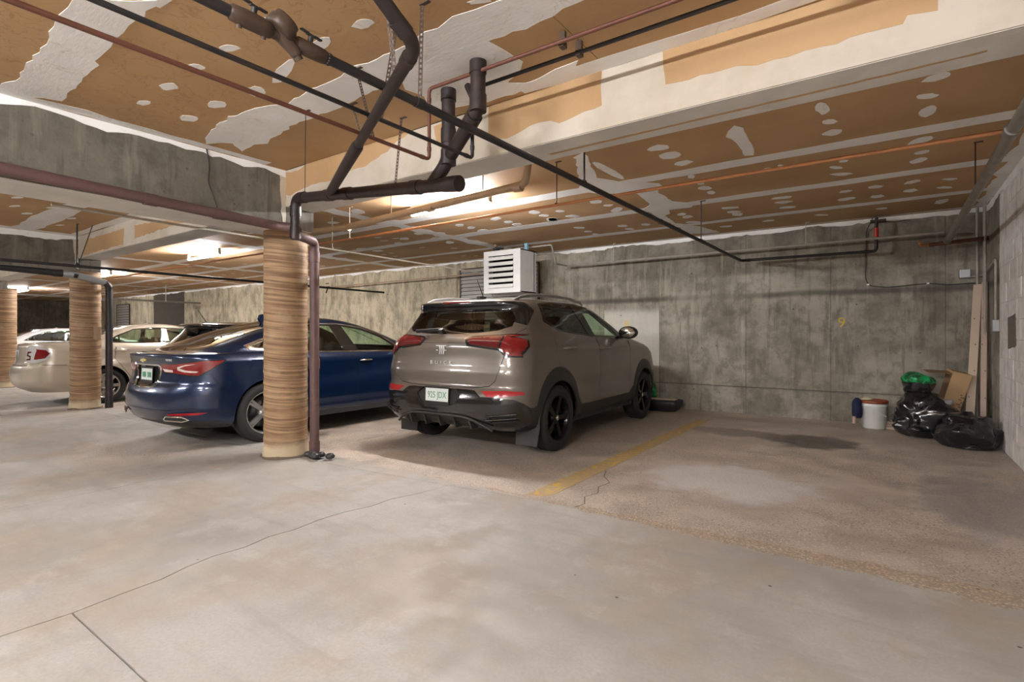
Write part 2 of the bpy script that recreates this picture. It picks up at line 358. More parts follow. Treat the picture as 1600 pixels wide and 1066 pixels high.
# measured positions of the filler patches and joint shapes on the ceiling (metres)
PATCH = [(-3.046, 1.509, 0.05, 0.036, -0.041, 0.02), (-3.428, 1.5, 0.05, 0.036, -0.041, 0.018), (-3.833, 1.516, 0.054, 0.039, -0.059, 0.023), (-4.25, 1.524, 0.04, 0.029, -0.047, 0.017), (-3.86, 1.828, 0.05, 0.046, -0.064, 0.03), (-4.279, 1.827, 0.046, 0.043, -0.063, 0.027), (-3.442, 1.885, 0.041, 0.048, -0.072, 0.04), (-3.044, 1.841, 0.155, -0.022, -0.104, 0.063), (-2.604, 1.501, 0.048, 0.024, -0.037, 0.021), (-2.238, 1.797, 0.054, 0.027, -0.037, 0.03), (-2.596, 1.789, 0.079, 0.015, -0.063, 0.043), (-1.625, 2.007, 0.057, 0.028, -0.012, 0.015), (-0.284, 3.027, 0.035, -0.021, -0.004, 0.041), (-1.634, 4.484, 0.093, 0.025, -0.028, 0.077), (-1.624, 4.734, 0.086, 0.04, -0.035, 0.101), (-1.599, 5.016, 0.087, 0.011, -0.024, 0.075), (-2.267, 4.802, 0.014, 0.335, -0.053, 0.112), (-0.4, 4.39, 0.04, 0.043, -0.01, 0.112), (-0.38, 4.684, 0.052, 0.028, -0.005, 0.056), (-0.375, 4.954, 0.074, 0.005, -0.006, 0.078), (0.239, 4.265, 0.078, -0.008, 0.004, 0.064), (0.198, 4.566, 0.063, 0.023, 0.002, 0.049), (0.215, 4.882, 0.057, -0.035, 0.005, 0.112), (0.2, 5.589, 0.084, -0.03, 0.003, 0.092), (0.227, 5.952, 0.063, -0.012, 0.002, 0.063), (0.204, 6.212, 0.065, -0.031, 0.003, 0.091), (-0.403, 5.713, 0.038, 0.027, -0.004, 0.062), (-0.434, 6.013, 0.051, 0.036, -0.004, 0.058), (-0.41, 6.282, 0.096, 0.049, -0.004, 0.063), (-0.36, 5.832, 0.04, 0.011, -0.003, 0.043), (-0.859, 5.638, 0.025, 0.018, -0.007, 0.043), (-0.977, 5.674, 0.041, 0.029, -0.008, 0.044), (-1.665, 5.492, 0.032, 0.023, -0.02, 0.067), (-1.67, 6.014, 0.063, 0.045, -0.022, 0.079), (-1.669, 6.242, 0.042, 0.03, -0.023, 0.084), (-1.659, 5.808, 0.034, 0.024, -0.014, 0.049), (-1.678, 7.136, 0.11, 0.028, -0.017, 0.072), (-1.689, 7.389, 0.088, 0.036, -0.018, 0.077), (-1.683, 7.576, 0.07, 0.05, -0.022, 0.101), (-2.293, 7.14, 0.058, 0.008, -0.024, 0.076), (-2.278, 7.342, 0.076, 0.01, -0.027, 0.088), (-2.315, 7.724, 0.09, 0.064, -0.02, 0.066), (-1.047, 6.964, 0.113, 0.019, -0.01, 0.065), (-1.07, 7.208, 0.096, 0.015, -0.01, 0.07), (-1.073, 7.526, 0.106, 0.026, -0.011, 0.076), (-0.418, 7.069, 0.062, -0.005, -0.004, 0.063), (-0.435, 7.473, 0.104, -0.014, -0.005, 0.088), (-0.137, 7.046, 0.069, 0.012, -0.001, 0.076), (-0.128, 7.549, 0.068, 0.017, -0.001, 0.087), (0.188, 7.039, 0.075, -0.027, 0.002, 0.074), (0.182, 7.464, 0.069, 0.01, 0.002, 0.093), (0.499, 7.148, 0.064, 0.029, 0.004, 0.053), (0.481, 7.519, 0.079, 0.034, 0.004, 0.059), (0.501, 8.292, 0.07, -0.041, 0.008, 0.14), (-0.1, 8.305, 0.074, 0.029, -0.001, 0.063), (-0.768, 8.276, 0.092, 0.065, -0.005, 0.053), (-1.415, 8.261, 0.082, 0.006, -0.012, 0.07), (-2.005, 8.333, 0.09, 0.006, -0.018, 0.074), (-2.612, 8.514, 0.05, 0.036, -0.041, 0.134), (-2.928, 5.843, 0.063, 0.045, -0.049, 0.098), (-2.885, 6.11, 0.065, 0.028, -0.026, 0.054), (-2.894, 6.396, 0.097, -0.017, -0.052, 0.115), (-3.532, 6.029, 0.048, 0.034, -0.029, 0.05), (-3.542, 6.391, 0.078, 0.056, -0.038, 0.069), (-3.867, 6.406, 0.059, 0.042, -0.064, 0.107), (-3.249, 7.387, 0.062, 0.044, -0.038, 0.087), (-2.936, 7.498, 0.061, 0.044, -0.027, 0.07), (-3.845, 7.136, 0.071, 0.051, -0.037, 0.068), (-3.881, 7.478, 0.057, 0.041, -0.031, 0.06), (-3.879, 7.741, 0.042, 0.03, -0.032, 0.064), (-3.26, 7.674, 0.064, 0.046, -0.026, 0.06), (-3.845, 5.895, 0.062, 0.044, -0.06, 0.093), (-3.842, 6.129, 0.057, 0.04, -0.041, 0.066), (-3.882, 6.396, 0.066, 0.047, -0.065, 0.107), (-4.494, 5.908, 0.088, 0.017, -0.06, 0.078), (-4.479, 6.178, 0.06, 0.043, -0.051, 0.07), (-4.476, 6.398, 0.061, 0.044, -0.052, 0.074), (-5.2, 6.473, 0.102, 0.016, -0.077, 0.096), (-5.196, 5.94, 0.054, 0.039, -0.061, 0.069), (-5.179, 6.184, 0.055, 0.039, -0.056, 0.067), (-6.68, 6.232, 0.07, 0.05, -0.089, 0.083), (-6.258, 6.533, 0.062, 0.044, -0.083, 0.087), (-6.317, 6.949, 0.064, 0.046, -0.088, 0.097), (-6.15, 6.053, 0.067, 0.048, -0.078, 0.077), (-5.713, 4.515, 0.047, 0.087, -0.119, 0.094), (-6.569, 4.739, 0.075, 0.054, -0.075, 0.054), (-7.099, 6.471, 0.065, 0.046, -0.079, 0.072), (-8.127, 6.512, 0.089, 0.063, -0.097, 0.078), (-8.071, 6.834, 0.091, 0.065, -0.099, 0.083), (-9.454, 6.666, 0.107, 0.077, -0.154, 0.108), (-9.631, 7.108, 0.089, 0.064, -0.122, 0.09), (-5.772, 5.201, 0.074, 0.053, -0.065, 0.059)]
MUD_A = [(-3.21, 0.86), (-2.88, 1.1), (-3.16, 1.1), (-3.36, 1.11), (-3.56, 1.11), (-3.83, 1.13), (-3.86, 1.16), (-3.99, 1.15), (-4.07, 1.15), (-4.5, 1.17), (-4.67, 1.18), (-4.71, 1.08), (-4.84, 1.01), (-4.82, 0.89), (-4.67, 0.86), (-4.53, 0.91), (-4.25, 0.9), (-3.83, 0.89), (-3.57, 0.86), (-3.4, 0.86)]
MUD_B = [(-4.72, 2.14), (-4.37, 2.03), (-4.0, 1.99), (-3.85, 2.0), (-3.7, 2.01), (-3.57, 2.05), (-3.43, 2.13), (-3.34, 2.09), (-3.06, 2.07), (-2.89, 2.08), (-2.66, 2.05), (-2.31, 2.08), (-1.88, 2.03), (-1.6, 2.05), (-1.46, 2.07), (-1.04, 2.14), (-1.12, 2.31), (-1.26, 2.3), (-1.64, 2.32), (-1.85, 2.31), (-1.86, 2.4), (-1.85, 2.49), (-1.91, 2.55), (-1.98, 2.53), (-2.08, 2.73), (-1.91, 2.83), (-1.51, 2.77), (-1.58, 2.88), (-2.21, 2.91), (-2.74, 2.79), (-2.54, 2.55), (-2.47, 2.41), (-2.47, 2.31), (-2.59, 2.33), (-2.95, 2.34), (-3.34, 2.36), (-3.41, 2.36), (-3.65, 2.34), (-4.16, 2.41), (-4.29, 2.46), (-4.41, 2.41), (-4.66, 2.43), (-4.52, 2.27)]
BP1 = [(-4.98, 2.65), (-4.89, 2.72), (-4.89, 2.85), (-4.65, 2.83), (-4.4, 2.92), (-3.95, 2.97), (-3.38, 2.94), (-3.13, 2.86), (-3.28, 2.83), (-3.38, 2.76), (-3.66, 2.7), (-3.89, 2.69), (-4.11, 2.65), (-4.44, 2.67), (-4.79, 2.62)]
BP2 = [(-2.86, 2.85), (-2.76, 2.86), (-2.76, 2.71), (-2.82, 2.71)]
BP3 = [(-2.33, 2.89), (-1.99, 2.9), (-1.61, 2.89), (-1.44, 2.87), (-1.46, 2.77), (-1.44, 2.66), (-1.74, 2.62), (-1.9, 2.66), (-2.17, 2.61), (-2.33, 2.64)]
BP4 = [(-1.06, 2.89), (-0.85, 2.9), (-0.66, 2.91), (-0.41, 2.91), (-0.3, 2.92), (0.17, 2.78), (0.17, 2.67), (0.14, 2.68), (0.05, 2.68), (0.04, 2.65), (-0.07, 2.66), (-0.1, 2.65), (-0.34, 2.65), (-0.57, 2.65), (-0.66, 2.67), (-0.85, 2.67), (-1.04, 2.67), (-1.06, 2.79)]
MUD_T1 = [(-2.37, 4.27), (-2.2, 4.17), (-2.46, 4.96), (-2.38, 5.14), (-2.3, 5.27), (-2.01, 5.54), (-2.02, 5.67), (-2.16, 5.86), (-2.15, 6.37), (-1.98, 6.58), (-2.05, 6.81), (-2.35, 6.79), (-2.4, 7.01), (-2.5, 7.1), (-2.54, 7.66), (-2.34, 8.06), (-2.19, 8.73), (-2.41, 8.72), (-2.7, 8.52), (-2.59, 8.02), (-2.63, 7.24), (-2.57, 6.53), (-2.42, 6.35), (-2.38, 5.79), (-2.63, 5.61), (-2.86, 5.37), (-2.79, 5.19), (-2.37, 4.34)]
LONG1 = [(-0.99, 4.34), (-0.94, 4.43), (-0.96, 4.75), (-0.97, 5.0), (-1.01, 5.16), (-1.08, 5.13), (-1.06, 4.89), (-1.07, 4.63), (-1.1, 4.55), (-1.06, 4.44)]
BP5 = [(-10.68, 2.53), (-10.56, 2.78), (-9.77, 2.78), (-8.97, 2.78), (-9.01, 2.55), (-9.77, 2.55)]
BP6 = [(-8.6, 2.59), (-8.6, 2.78), (-7.72, 2.73), (-6.99, 2.64), (-7.72, 2.62)]

# ================================================================== THE SETTING
CZ = 2.87                       # ceiling height
XL, XR, YB, YF = -33.0, 0.985, 8.95, -9.0

# ---- floor: concrete slabs parted by control joints and one wandering crack
fl = MB().box(((XL + XR) / 2, 0, -0.11), (XR - XL + 1, 19, 0.1)).build('floor', M['joint'])
tag(fl, 'worn beige grey concrete garage floor with joints, cracks and stains', kind='structure')
crack_x = [(-9.0, -3.02), (-6.2, -2.97), (-3.0, -3.05), (0.3, -2.99), (0.56, -3.0), (0.8, -2.99), (1.0, -3.02), (1.16, -3.03), (1.3, -3.08), (1.45, -3.11),
           (1.62, -3.09), (1.8, -3.13), (1.96, -3.11), (2.15, -3.14), (2.36, -3.13), (2.55, -3.08), (2.75, -3.09), (2.95, -3.03), (3.25, -2.98)]
def crk(g): return [(x + g, y) for y, x in crack_x]
J = [(-5.12, 3.12), (-4.32, 3.16), (-3.8, 3.2), (-3.33, 3.24), (-2.98, 3.27), (-2.53, 3.33), (-1.9, 3.38), (-1.38, 3.4), (-0.58, 3.38), (0.02, 3.34), (XR, 3.34)]
g = 0.004
def slab(poly): MB().prism(poly, -0.06, 0.0).build('slab', M['floor'], fl)
slab([(-5.15 + g, YF), (-3.02 - g, YF)] + crk(-g)[1:-1] + [(-2.98 - g, 3.27 - g), (-3.33, 3.24 - g), (-3.8, 3.2 - g), (-4.32, 3.16 - g), (-5.15 + g, 3.12 - g)])
slab([(-2.99 + g, 0.79 + g), (XR, 0.79 + g)] + [(x, y - g) for x, y in reversed(J) if x > -2.99] + [(x, y) for x, y in reversed(crk(g)) if 0.8 < y < 3.2])
slab([(-3.02 + g, YF), (XR, YF), (XR, 0.79 - g), (-2.99 + g, 0.79 - g)] + [(x, y) for x, y in reversed(crk(g)) if YF < y < 0.7])
ck = [(-1.86, 3.39), (-1.84, 3.5), (-1.92, 3.65), (-1.88, 3.8), (-1.95, 3.95), (-1.93, 4.12), (-2.06, 4.28), (-2.12, 4.45), (-2.24, 4.55), (-2.29, 4.68)]
slab([(x, y + g) for x, y in J] + [(XR, YB), (-5.12, YB)])
slab([(-11.12 + g, YF), (-5.15 - g, YF), (-5.15 - g, 3.12 - g), (-11.12 + g, 3.12 - g)])
slab([(-11.12 + g, 3.12 + g), (-5.12 - g, 3.12 + g), (-5.12 - g, YB), (-11.12 + g, YB)])
slab([(XL, YF), (-11.12 - g, YF), (-11.12 - g, 3.12 - g), (XL, 3.12 - g)])
slab([(XL, 3.12 + g), (-11.12 - g, 3.12 + g), (-11.12 - g, YB), (XL, YB)])
m = MB()
for (a, b), (c, d) in zip(ck[:-1], ck[1:]):
    w0, w1 = 0.004, 0.004
    m.add([(a - w0, b, 0.0012), (a + w0, b, 0.0012), (c + w1, d, 0.0012), (c - w1, d, 0.0012)], [(0, 1, 2, 3)])
m.build('crack', M['crackm'], fl)

# ---- painted stall line
lp = ragged([(-2.32, 3.42), (-2.145, 3.5), (-2.145, 8.02), (-2.31, 7.9)], 0.05, 0.006, 3)
MB().prism(lp, 0.0, 0.0016).build('stall_line', M['yellow'], fl)

# ---- back wall: poured in form panels, joints recessed
wb = MB().box(((XL + XR) / 2, YB + 0.16, CZ / 2), (XR - XL + 1, 0.24, CZ + 0.1)).build('wall_back', M['joint'])
tag(wb, 'poured grey concrete back wall with form panel joints', kind='structure')
sx = [XL, -31.4, -30.2, -29.0, -27.9, -26.7, -25.5, -24.03, -21.32, -20.1, -18.9, -17.7, -16.5, -15.3, -14.1, -12.9, -11.72, -10.84, -9.55, -8.92, -7.9, -6.6, -5.4, -4.3, -3.26, -1.86, -0.71, 0.58, XR]
for a, b in zip(sx[:-1], sx[1:]):
    dy = random.uniform(-0.003, 0.003)
    if a == -24.03: continue
    gg = 0.004
    MB().box(((a + b) / 2, YB + 0.03 + dy, 0.21), (b - a - gg, 0.06, 0.424)).build('form_panel', M['wall'], wb)
    MB().box(((a + b) / 2, YB + 0.03 + dy + 0.002, (CZ + 0.428) / 2), (b - a - gg, 0.06, CZ - 0.428)).build('form_panel', M['wall'], wb)
# dark recess further along the wall
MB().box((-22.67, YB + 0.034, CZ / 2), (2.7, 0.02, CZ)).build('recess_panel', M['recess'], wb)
# form tie holes
m = MB()
rnd = random.Random(4)
for X in [-12.3, -11.2, -10.2, -9.2, -4.0, -2.6, -2.2, -1.3, -0.3, 0.2]:
    for Z in (0.33, 1.05, 1.62, 2.3):
        if rnd.random() < 0.75:
            c = Vector((X + rnd.uniform(-.12, .12), YB - 0.003, Z + rnd.uniform(-.06, .06)))
            m.tube([c, c + Vector((0, 0.01, 0))], rnd.uniform(.008, .013), 8)
tag(m.build('tie_holes', M['joint'], wb), kind='stuff')
# ragged plaster bead where the ceiling meets the wall
def bead(name, pts_fn, L, parent, seed, lo=0.02, hi=0.06, step=0.07, mat='mud', nrm=(0, -1, 0)):
    """pts_fn(s)->(x,y) along the wall; hangs from the ceiling down by a ragged depth"""
    rd = random.Random(seed); n = int(L / step); V = []; F = []; dep = (lo + hi) / 2
    for i in range(n + 1):
        x, y = pts_fn(i * step if i < n else L); dep = min(hi, max(lo, dep + rd.uniform(-.022, .022))); d = dep + rd.uniform(-.006, .006)
        nx, ny = nrm[0] * 0.004, nrm[1] * 0.004
        V += [(x + nx, y + ny, CZ), (x + nx, y + ny, CZ - d), (x - nx, y - ny, CZ - d), (x - nx, y - ny, CZ)]
    for i in range(n):
        a, b = 4 * i, 4 * i + 4
        F += [(a, b, b + 1, a + 1), (a + 1, b + 1, b + 2, a + 2)]
    return MB().add(V, F).build(name, M[mat], parent)
bead('plaster_bead', lambda s: (XL + s, YB), XR - XL, wb, 1, 0.02, 0.065)

# ---- left, front and right walls
wl = MB().box((XL - 0.1, 0, CZ / 2), (0.2, 19, CZ)).build('wall_left', M['wall_dim']); tag(wl, 'dark far end wall of poured concrete', kind='structure')
for i in range(14):
    y0 = YF + i * 1.28
    MB().box((XL + 0.012, y0 + 0.64, CZ / 2), (0.03, 1.265, CZ)).build('form_panel', M['wall_dim'], wl)
wf = MB().box(((XL + XR) / 2, YF - 0.1, CZ / 2), (XR - XL + 1, 0.2, CZ)).build('wall_front', M['wall']); tag(wf, 'grey concrete wall behind the viewpoint', kind='structure')
wr = MB().box((XR + 0.105, -0.03, CZ / 2), (0.2, 18.0, CZ + 0.05)).build('wall_right', M['mortar']); tag(wr, 'pale painted concrete block wall on the right', kind='structure')
MB().box((XR + 0.068, 8.48, CZ / 2), (0.14, 1.0, CZ)).build('concrete_return', M['wall'], wr)
bx = [MB().box((0, 0, 0), (0.06, 0.388, 0.19), bev=0.006).mesh('block', M['block']), MB().box((0, 0, 0), (0.06, 0.188, 0.19), bev=0.006).mesh('block', M['block'])]
rb = random.Random(11)
for r in range(15):
    z = 0.1 + r * 0.2
    y = 7.96 - (0.2 if r % 2 else 0.0)
    if r % 2: link('block', bx[1], wr, (XR + 0.031 + rb.uniform(-.002, .001), 7.86, z if z < 2.8 else 2.8))
    k = 0
    while k < 19:
        yc = y - 0.2 - k * 0.4
        if z < 2.8: link('block', bx[0], wr, (XR + 0.031 + rb.uniform(-.002, .001), yc, z))
        k += 1
MB().box((XR + 0.04, -4.5, CZ / 2), (0.06, 9.0, CZ)).build('wall_face', M['block'], wr)
bead('plaster_bead', lambda s: (XR, YB - s), 9.0, wr, 2, 0.03, 0.09, nrm=(-1, 0, 0))

# ---- ceiling: gypsum boards with taped and filled joints
ce = MB().box(((XL + XR) / 2, 0, CZ + 0.09), (XR - XL + 1, 19, 0.12)).build('ceiling', M['joint']); tag(ce, 'brown gypsum board ceiling with white filled joints', kind='structure')
seams_back = [3.28, 5.3, 6.61, 7.87, YB]
seams_front = [YF, -7.7, -6.45, -5.2, -3.95, -2.7, -1.45, -0.2, 1.03, 2.21, 2.96]
butts = [XL, -31.5, -27.85, -24.2, -20.55, -16.9, -13.25, -9.6, -5.95, -2.33, XR]
buttf = [XL, -28.7, -25.0, -21.4, -17.7, -14.05, -10.4, -6.75, -5.1, -1.4, XR]
for ys, xs in ((seams_back, butts), (seams_front, buttf)):
    for j, (y0, y1) in enumerate(zip(ys[:-1], ys[1:])):
        off = 0 if (ys is seams_back or j % 2) else 0
        for x0, x1 in zip(xs[:-1], xs[1:]):
            MB().box(((x0 + x1) / 2, (y0 + y1) / 2, CZ + 0.012), (x1 - x0 - 0.004, y1 - y0 - 0.004, 0.024)).build('gypsum_board', M['board'], ce)
_mz = [0]
def mudpoly(name, poly, seed, z=CZ, amp=0.012, step=0.07):
    _mz[0] += 1
    MB().prism(ragged(poly, step, amp, seed), z - 0.0016 - 0.0003 * _mz[0], z + 0.001).build(name, M['mud'], ce)
def strip_x(y, x0, x1, w, seed, wob=0.015):
    rd = random.Random(seed); n = max(4, int((x1 - x0) / 0.22)); a = []; b = []; e = 0; f = 0
    for i in range(n + 1):
        x = x0 + (x1 - x0) * i / n; e = 0.8 * e + rd.uniform(-wob, wob); f = 0.8 * f + rd.uniform(-wob, wob)
        a.append((x, y - w / 2 + e)); b.append((x, y + w / 2 + f))
    MB().prism(a + b[::-1], CZ - 0.0008, CZ + 0.001).build('joint_strip', M['mud'], ce)
def strip_y(x, y0, y1, w, seed, wob=0.03):
    rd = random.Random(seed); n = max(3, int((y1 - y0) / 0.14)); a = []; b = []
    for i in range(n + 1):
        y = y0 + (y1 - y0) * i / n
        a.append((x - w / 2 + rd.uniform(-wob, wob), y)); b.append((x + w / 2 + rd.uniform(-wob, wob), y))
    MB().prism(a + b[::-1], CZ - 0.0011, CZ + 0.001).build('joint_strip', M['mud'], ce)
BX = butts
for i, y in enumerate((5.3, 6.61, 7.87)):
    for j, (x0, x1) in enumerate(zip(BX[:-1], BX[1:])):
        strip_x(y + (0.02 if x1 > -3 else 0), x0, x1, (0.21, 0.21, 0.17)[i], 20 + i * 17 + j, 0.012)
for j, X in enumerate(BX[1:-2]):
    strip_y(X, 3.3, 8.9, 0.26, 90 + j, 0.05)
mudpoly('joint_strip', MUD_T1, 5)
mudpoly('plaster_patch', LONG1, 6, amp=0.005)
strip_x(8.87, XL, XR, 0.10, 77, 0.02)
strip_x(3.33, XL, -6.0, 0.14, 78, 0.02); strip_x(3.31, -6.0, XR, 0.09, 79, 0.004)
strip_y(0.93, 5.2, 8.9, 0.13, 99, 0.03)
# front bays
mudpoly('joint_strip', MUD_A, 7); mudpoly('joint_strip', MUD_B, 8, amp=0.016)
strip_x(1.03, -2.95, XR, 0.24, 31, 0.03)
for y in (-0.2, -1.45, -2.7, -3.95, -5.2):
    strip_x(y, -4.8, XR, 0.24, int(100 + y * 10), 0.03)
strip_x(2.9, -2.0, XR, 0.12, 41, 0.02)
for k, (xa, xb) in enumerate(((-10.9, -5.45), (-16.9, -11.5), (-22.9, -17.5))):
    for y in (2.25, 1.03, -0.2, -1.45, -2.7):
        strip_x(y, xa, xb, 0.26, int(200 + k * 20 + y * 3), 0.04)
    strip_x(2.9, xa, xb, 0.14, 300 + k, 0.02)
    strip_y(xa + 0.09, -3, 2.95, 0.16, 310 + k, 0.03); strip_y(xb - 0.07, -3, 2.95, 0.13, 330 + k, 0.03)
strip_y(-4.8, -6, 2.75, 0.12, 320, 0.025)
strip_y(-1.4, -0.2, 1.0, 0.25, 322, 0.04)
def patch(cx, cy, ax, ay, bx_, by_, seed):
    rd = random.Random(seed); P = []
    for k in range(11):
        t = 2 * math.pi * k / 11 + rd.uniform(-.1, .1); q = rd.uniform(0.8, 1.12)
        P.append((cx + q * (ax * math.cos(t) + bx_ * math.sin(t)), cy + q * (ay * math.cos(t) + by_ * math.sin(t))))
    MB().prism(P, CZ - 0.0014, CZ + 0.001).build('plaster_patch', M['mud'], ce)
for i, p in enumerate(PATCH): patch(*p, 500 + i)
rp = random.Random(42)
cnt = 0
for X in np.arange(-7.0, -26, -1.25):              # screw rows of the far bays
    for y in (3.75, 4.35, 5.85, 6.25, 7.1, 7.5, 8.4):
        if rp.random() < 0.72:
            for k in range(rp.choice((1, 2))):
                patch(X + rp.uniform(-.35, .35), y + rp.uniform(-.12, .12), rp.uniform(.05, .085), 0.02, 0, rp.uniform(.025, .045), 900 + cnt); cnt += 1
for X, y in [(-7.1, 1.75), (-7.4, 2.0), (-7.9, 1.55), (-8.05, 1.95), (-8.4, 1.7), (-8.7, 2.1), (-8.6, 1.45), (-9.0, 1.8), (-9.3, 2.45), (-8.1, 2.5), (-7.0, 2.55), (-9.4, 2.0), (-10.0, 2.5), (-6.4, 1.5), (-6.3, 0.5), (-9.8, 1.4)]:
    patch(X, y, rp.uniform(.07, .11), 0.02, 0.01, rp.uniform(.035, .05), 1200 + cnt); cnt += 1
# circular patch and stain around the two soil stacks
mudpoly('plaster_patch', [(-2.62, 2.45), (-2.5, 2.3), (-2.1, 2.25), (-1.8, 2.3), (-1.78, 2.6), (-2.1, 2.85), (-2.5, 2.85)], 15)

# ---- dropped beams
BZ = 2.515
bm_ = MB().box(((XL + XR) / 2, 3.125, (BZ + CZ) / 2), (XR - XL, 0.31, CZ - BZ)).build('beam_over_columns', M['mud_face']); tag(bm_, 'skimmed gypsum boxed beam running over the columns', kind='structure')
MB().box(((XL + XR) / 2, 3.13, BZ - 0.001), (XR - XL - 0.01, 0.30, 0.004)).build('soffit_board', M['soffit'], bm_)
def face_patch(poly, seed):
    MB().prism(ragged(poly, 0.06, 0.010, seed), 2.9685, 2.972, lambda a, b, c: (a, c, b)).build('bare_paper_patch', M['board'], bm_)
for i, P in enumerate((BP1, BP2, BP3, BP4, BP5, BP6)): face_patch(P, 60 + i)
m = MB().prism(ragged([(-1.95, 3.16), (-1.1, 3.155), (-0.3, 3.15), (0.35, 3.14), (0.35, 3.158), (-0.3, 3.172), (-1.1, 3.178), (-1.93, 3.19)], 0.05, 0.003, 5), BZ - 0.0045, BZ - 0.003)
m.build('bare_paper_patch', M['board'], bm_)
for i, (xr_, n) in enumerate(((-4.87, 1), (-10.93, 2), (-17.0, 3), (-23.0, 4))):
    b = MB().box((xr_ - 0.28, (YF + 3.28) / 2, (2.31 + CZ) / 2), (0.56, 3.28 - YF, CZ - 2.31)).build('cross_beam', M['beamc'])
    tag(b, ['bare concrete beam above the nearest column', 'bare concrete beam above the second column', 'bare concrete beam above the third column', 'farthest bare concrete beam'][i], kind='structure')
    MB().box((xr_ - 0.28, (YF + 3.28) / 2, 2.3095), (0.54, 3.27 - YF, 0.003)).build('soffit', M['soffit'], b)
    # ragged plaster along its top edge
    bead('plaster_bead', lambda s, X=xr_: (X, -2.0 + s), 4.97, b, 400 + i, 0.03, 0.10, nrm=(1, 0, 0))
    mb = MB()
    rb2 = random.Random(i)
    for yy in (-0.4, 0.95, 1.9, 2.55):
        for zz in (2.42, 2.66):
            c = Vector((xr_ + 0.002, yy + rb2.uniform(-.2, .2), zz + rb2.uniform(-.04, .04))); mb.tube([c, c - Vector((0.01, 0, 0))], 0.012, 8)
    tag(mb.build('tie_holes', M['joint'], b), kind='stuff')
    # white corner plaster strip where it meets the boxed beam
    MB().prism(ragged([(2.93, 2.36), (2.968, 2.33), (2.968, CZ), (2.90, CZ)], 0.05, 0.008, i), xr_ - 0.001, xr_ + 0.003, lambda a, b_, c: (c, a, b_)).build('plaster_patch', M['mud_face'], b)

# ---- columns
lab = ['round concrete column with spiral form marks, nearest one beside the blue sedan', 'round concrete column with spiral form marks in front of the beige sedan', 'farthest round column at the left edge by the white car']
for i, (cx, cy) in enumerate(((-5.13, 3.13), (-11.15, 3.13), (-17.1, 3.25))):
    t = empty('column', (cx, cy, 0)); tag(t, lab[i], 'column', 'round columns'); t['kind'] = 'thing'
    V = []; F = []; n = 48; H_ = 2.31; rows = 190
    for r in range(rows + 1):
        z = H_ * r / rows
        for k in range(n):
            a = 2 * math.pi * k / n; ph = ((z + 0.0188 * a) * 8.5) % 1.0
            rr = 0.212 + (0.0028 if ph < 0.12 else 0) + 0.0016 * math.sin(ph * 6.28)
            if z < 0.2: rr += 0.008 * math.sin(3 * a + i) + 0.012 * max(0, 0.12 - z) / 0.12
            V.append((rr * math.cos(a), rr * math.sin(a), z))
    for r in range(rows):
        for k in range(n):
            k2 = (k + 1) % n; F.append((r * n + k, r * n + k2, (r + 1) * n + k2, (r + 1) * n + k))
    MB().add(V, F, True).build('shaft', M['column'], t)
    m = MB(); m.lathe([(0.25, 0.001), (0.245, 0.012), (0.222, 0.02), (0.21, 0.03)], 28)
    m.v = [(x * (1 + 0.05 * math.sin(5 * math.atan2(y, x) + i)), y * (1 + 0.06 * math.sin(4 * math.atan2(y, x))), z) for x, y, z in m.v]
    m.build('base_grout', M['crackm'], t)
t_lab = 'small brown electrical box cover fixed to the side of the second column'
MB().box((-10.91, 3.22, 1.27), (0.03, 0.10, 0.22), bev=0.004).build('cover_plate', M['tanpipe'])
tag(bpy.data.objects['cover_plate'], t_lab, 'cover plate')

# ================================================================== CAR BODIES
def pchip(xs, ys, x):
    xs = np.asarray(xs, float); ys = np.asarray(ys, float); h = np.diff(xs); d = np.diff(ys) / h
    m = np.zeros_like(ys); m[0] = d[0]; m[-1] = d[-1]
    for i in range(1, len(ys) - 1):
        if d[i - 1] * d[i] > 0:
            w1 = 2 * h[i] + h[i - 1]; w2 = h[i] + 2 * h[i - 1]; m[i] = (w1 + w2) / (w1 / d[i - 1] + w2 / d[i])
    i = np.clip(np.searchsorted(xs, x) - 1, 0, len(h) - 1); t = (x - xs[i]) / h[i]; t = np.clip(t, 0, 1)
    return ((1 + 2 * t) * (1 - t) ** 2 * ys[i] + t * (1 - t) ** 2 * h[i] * m[i] + t * t * (3 - 2 * t) * ys[i + 1] + t * t * (t - 1) * h[i] * m[i + 1])

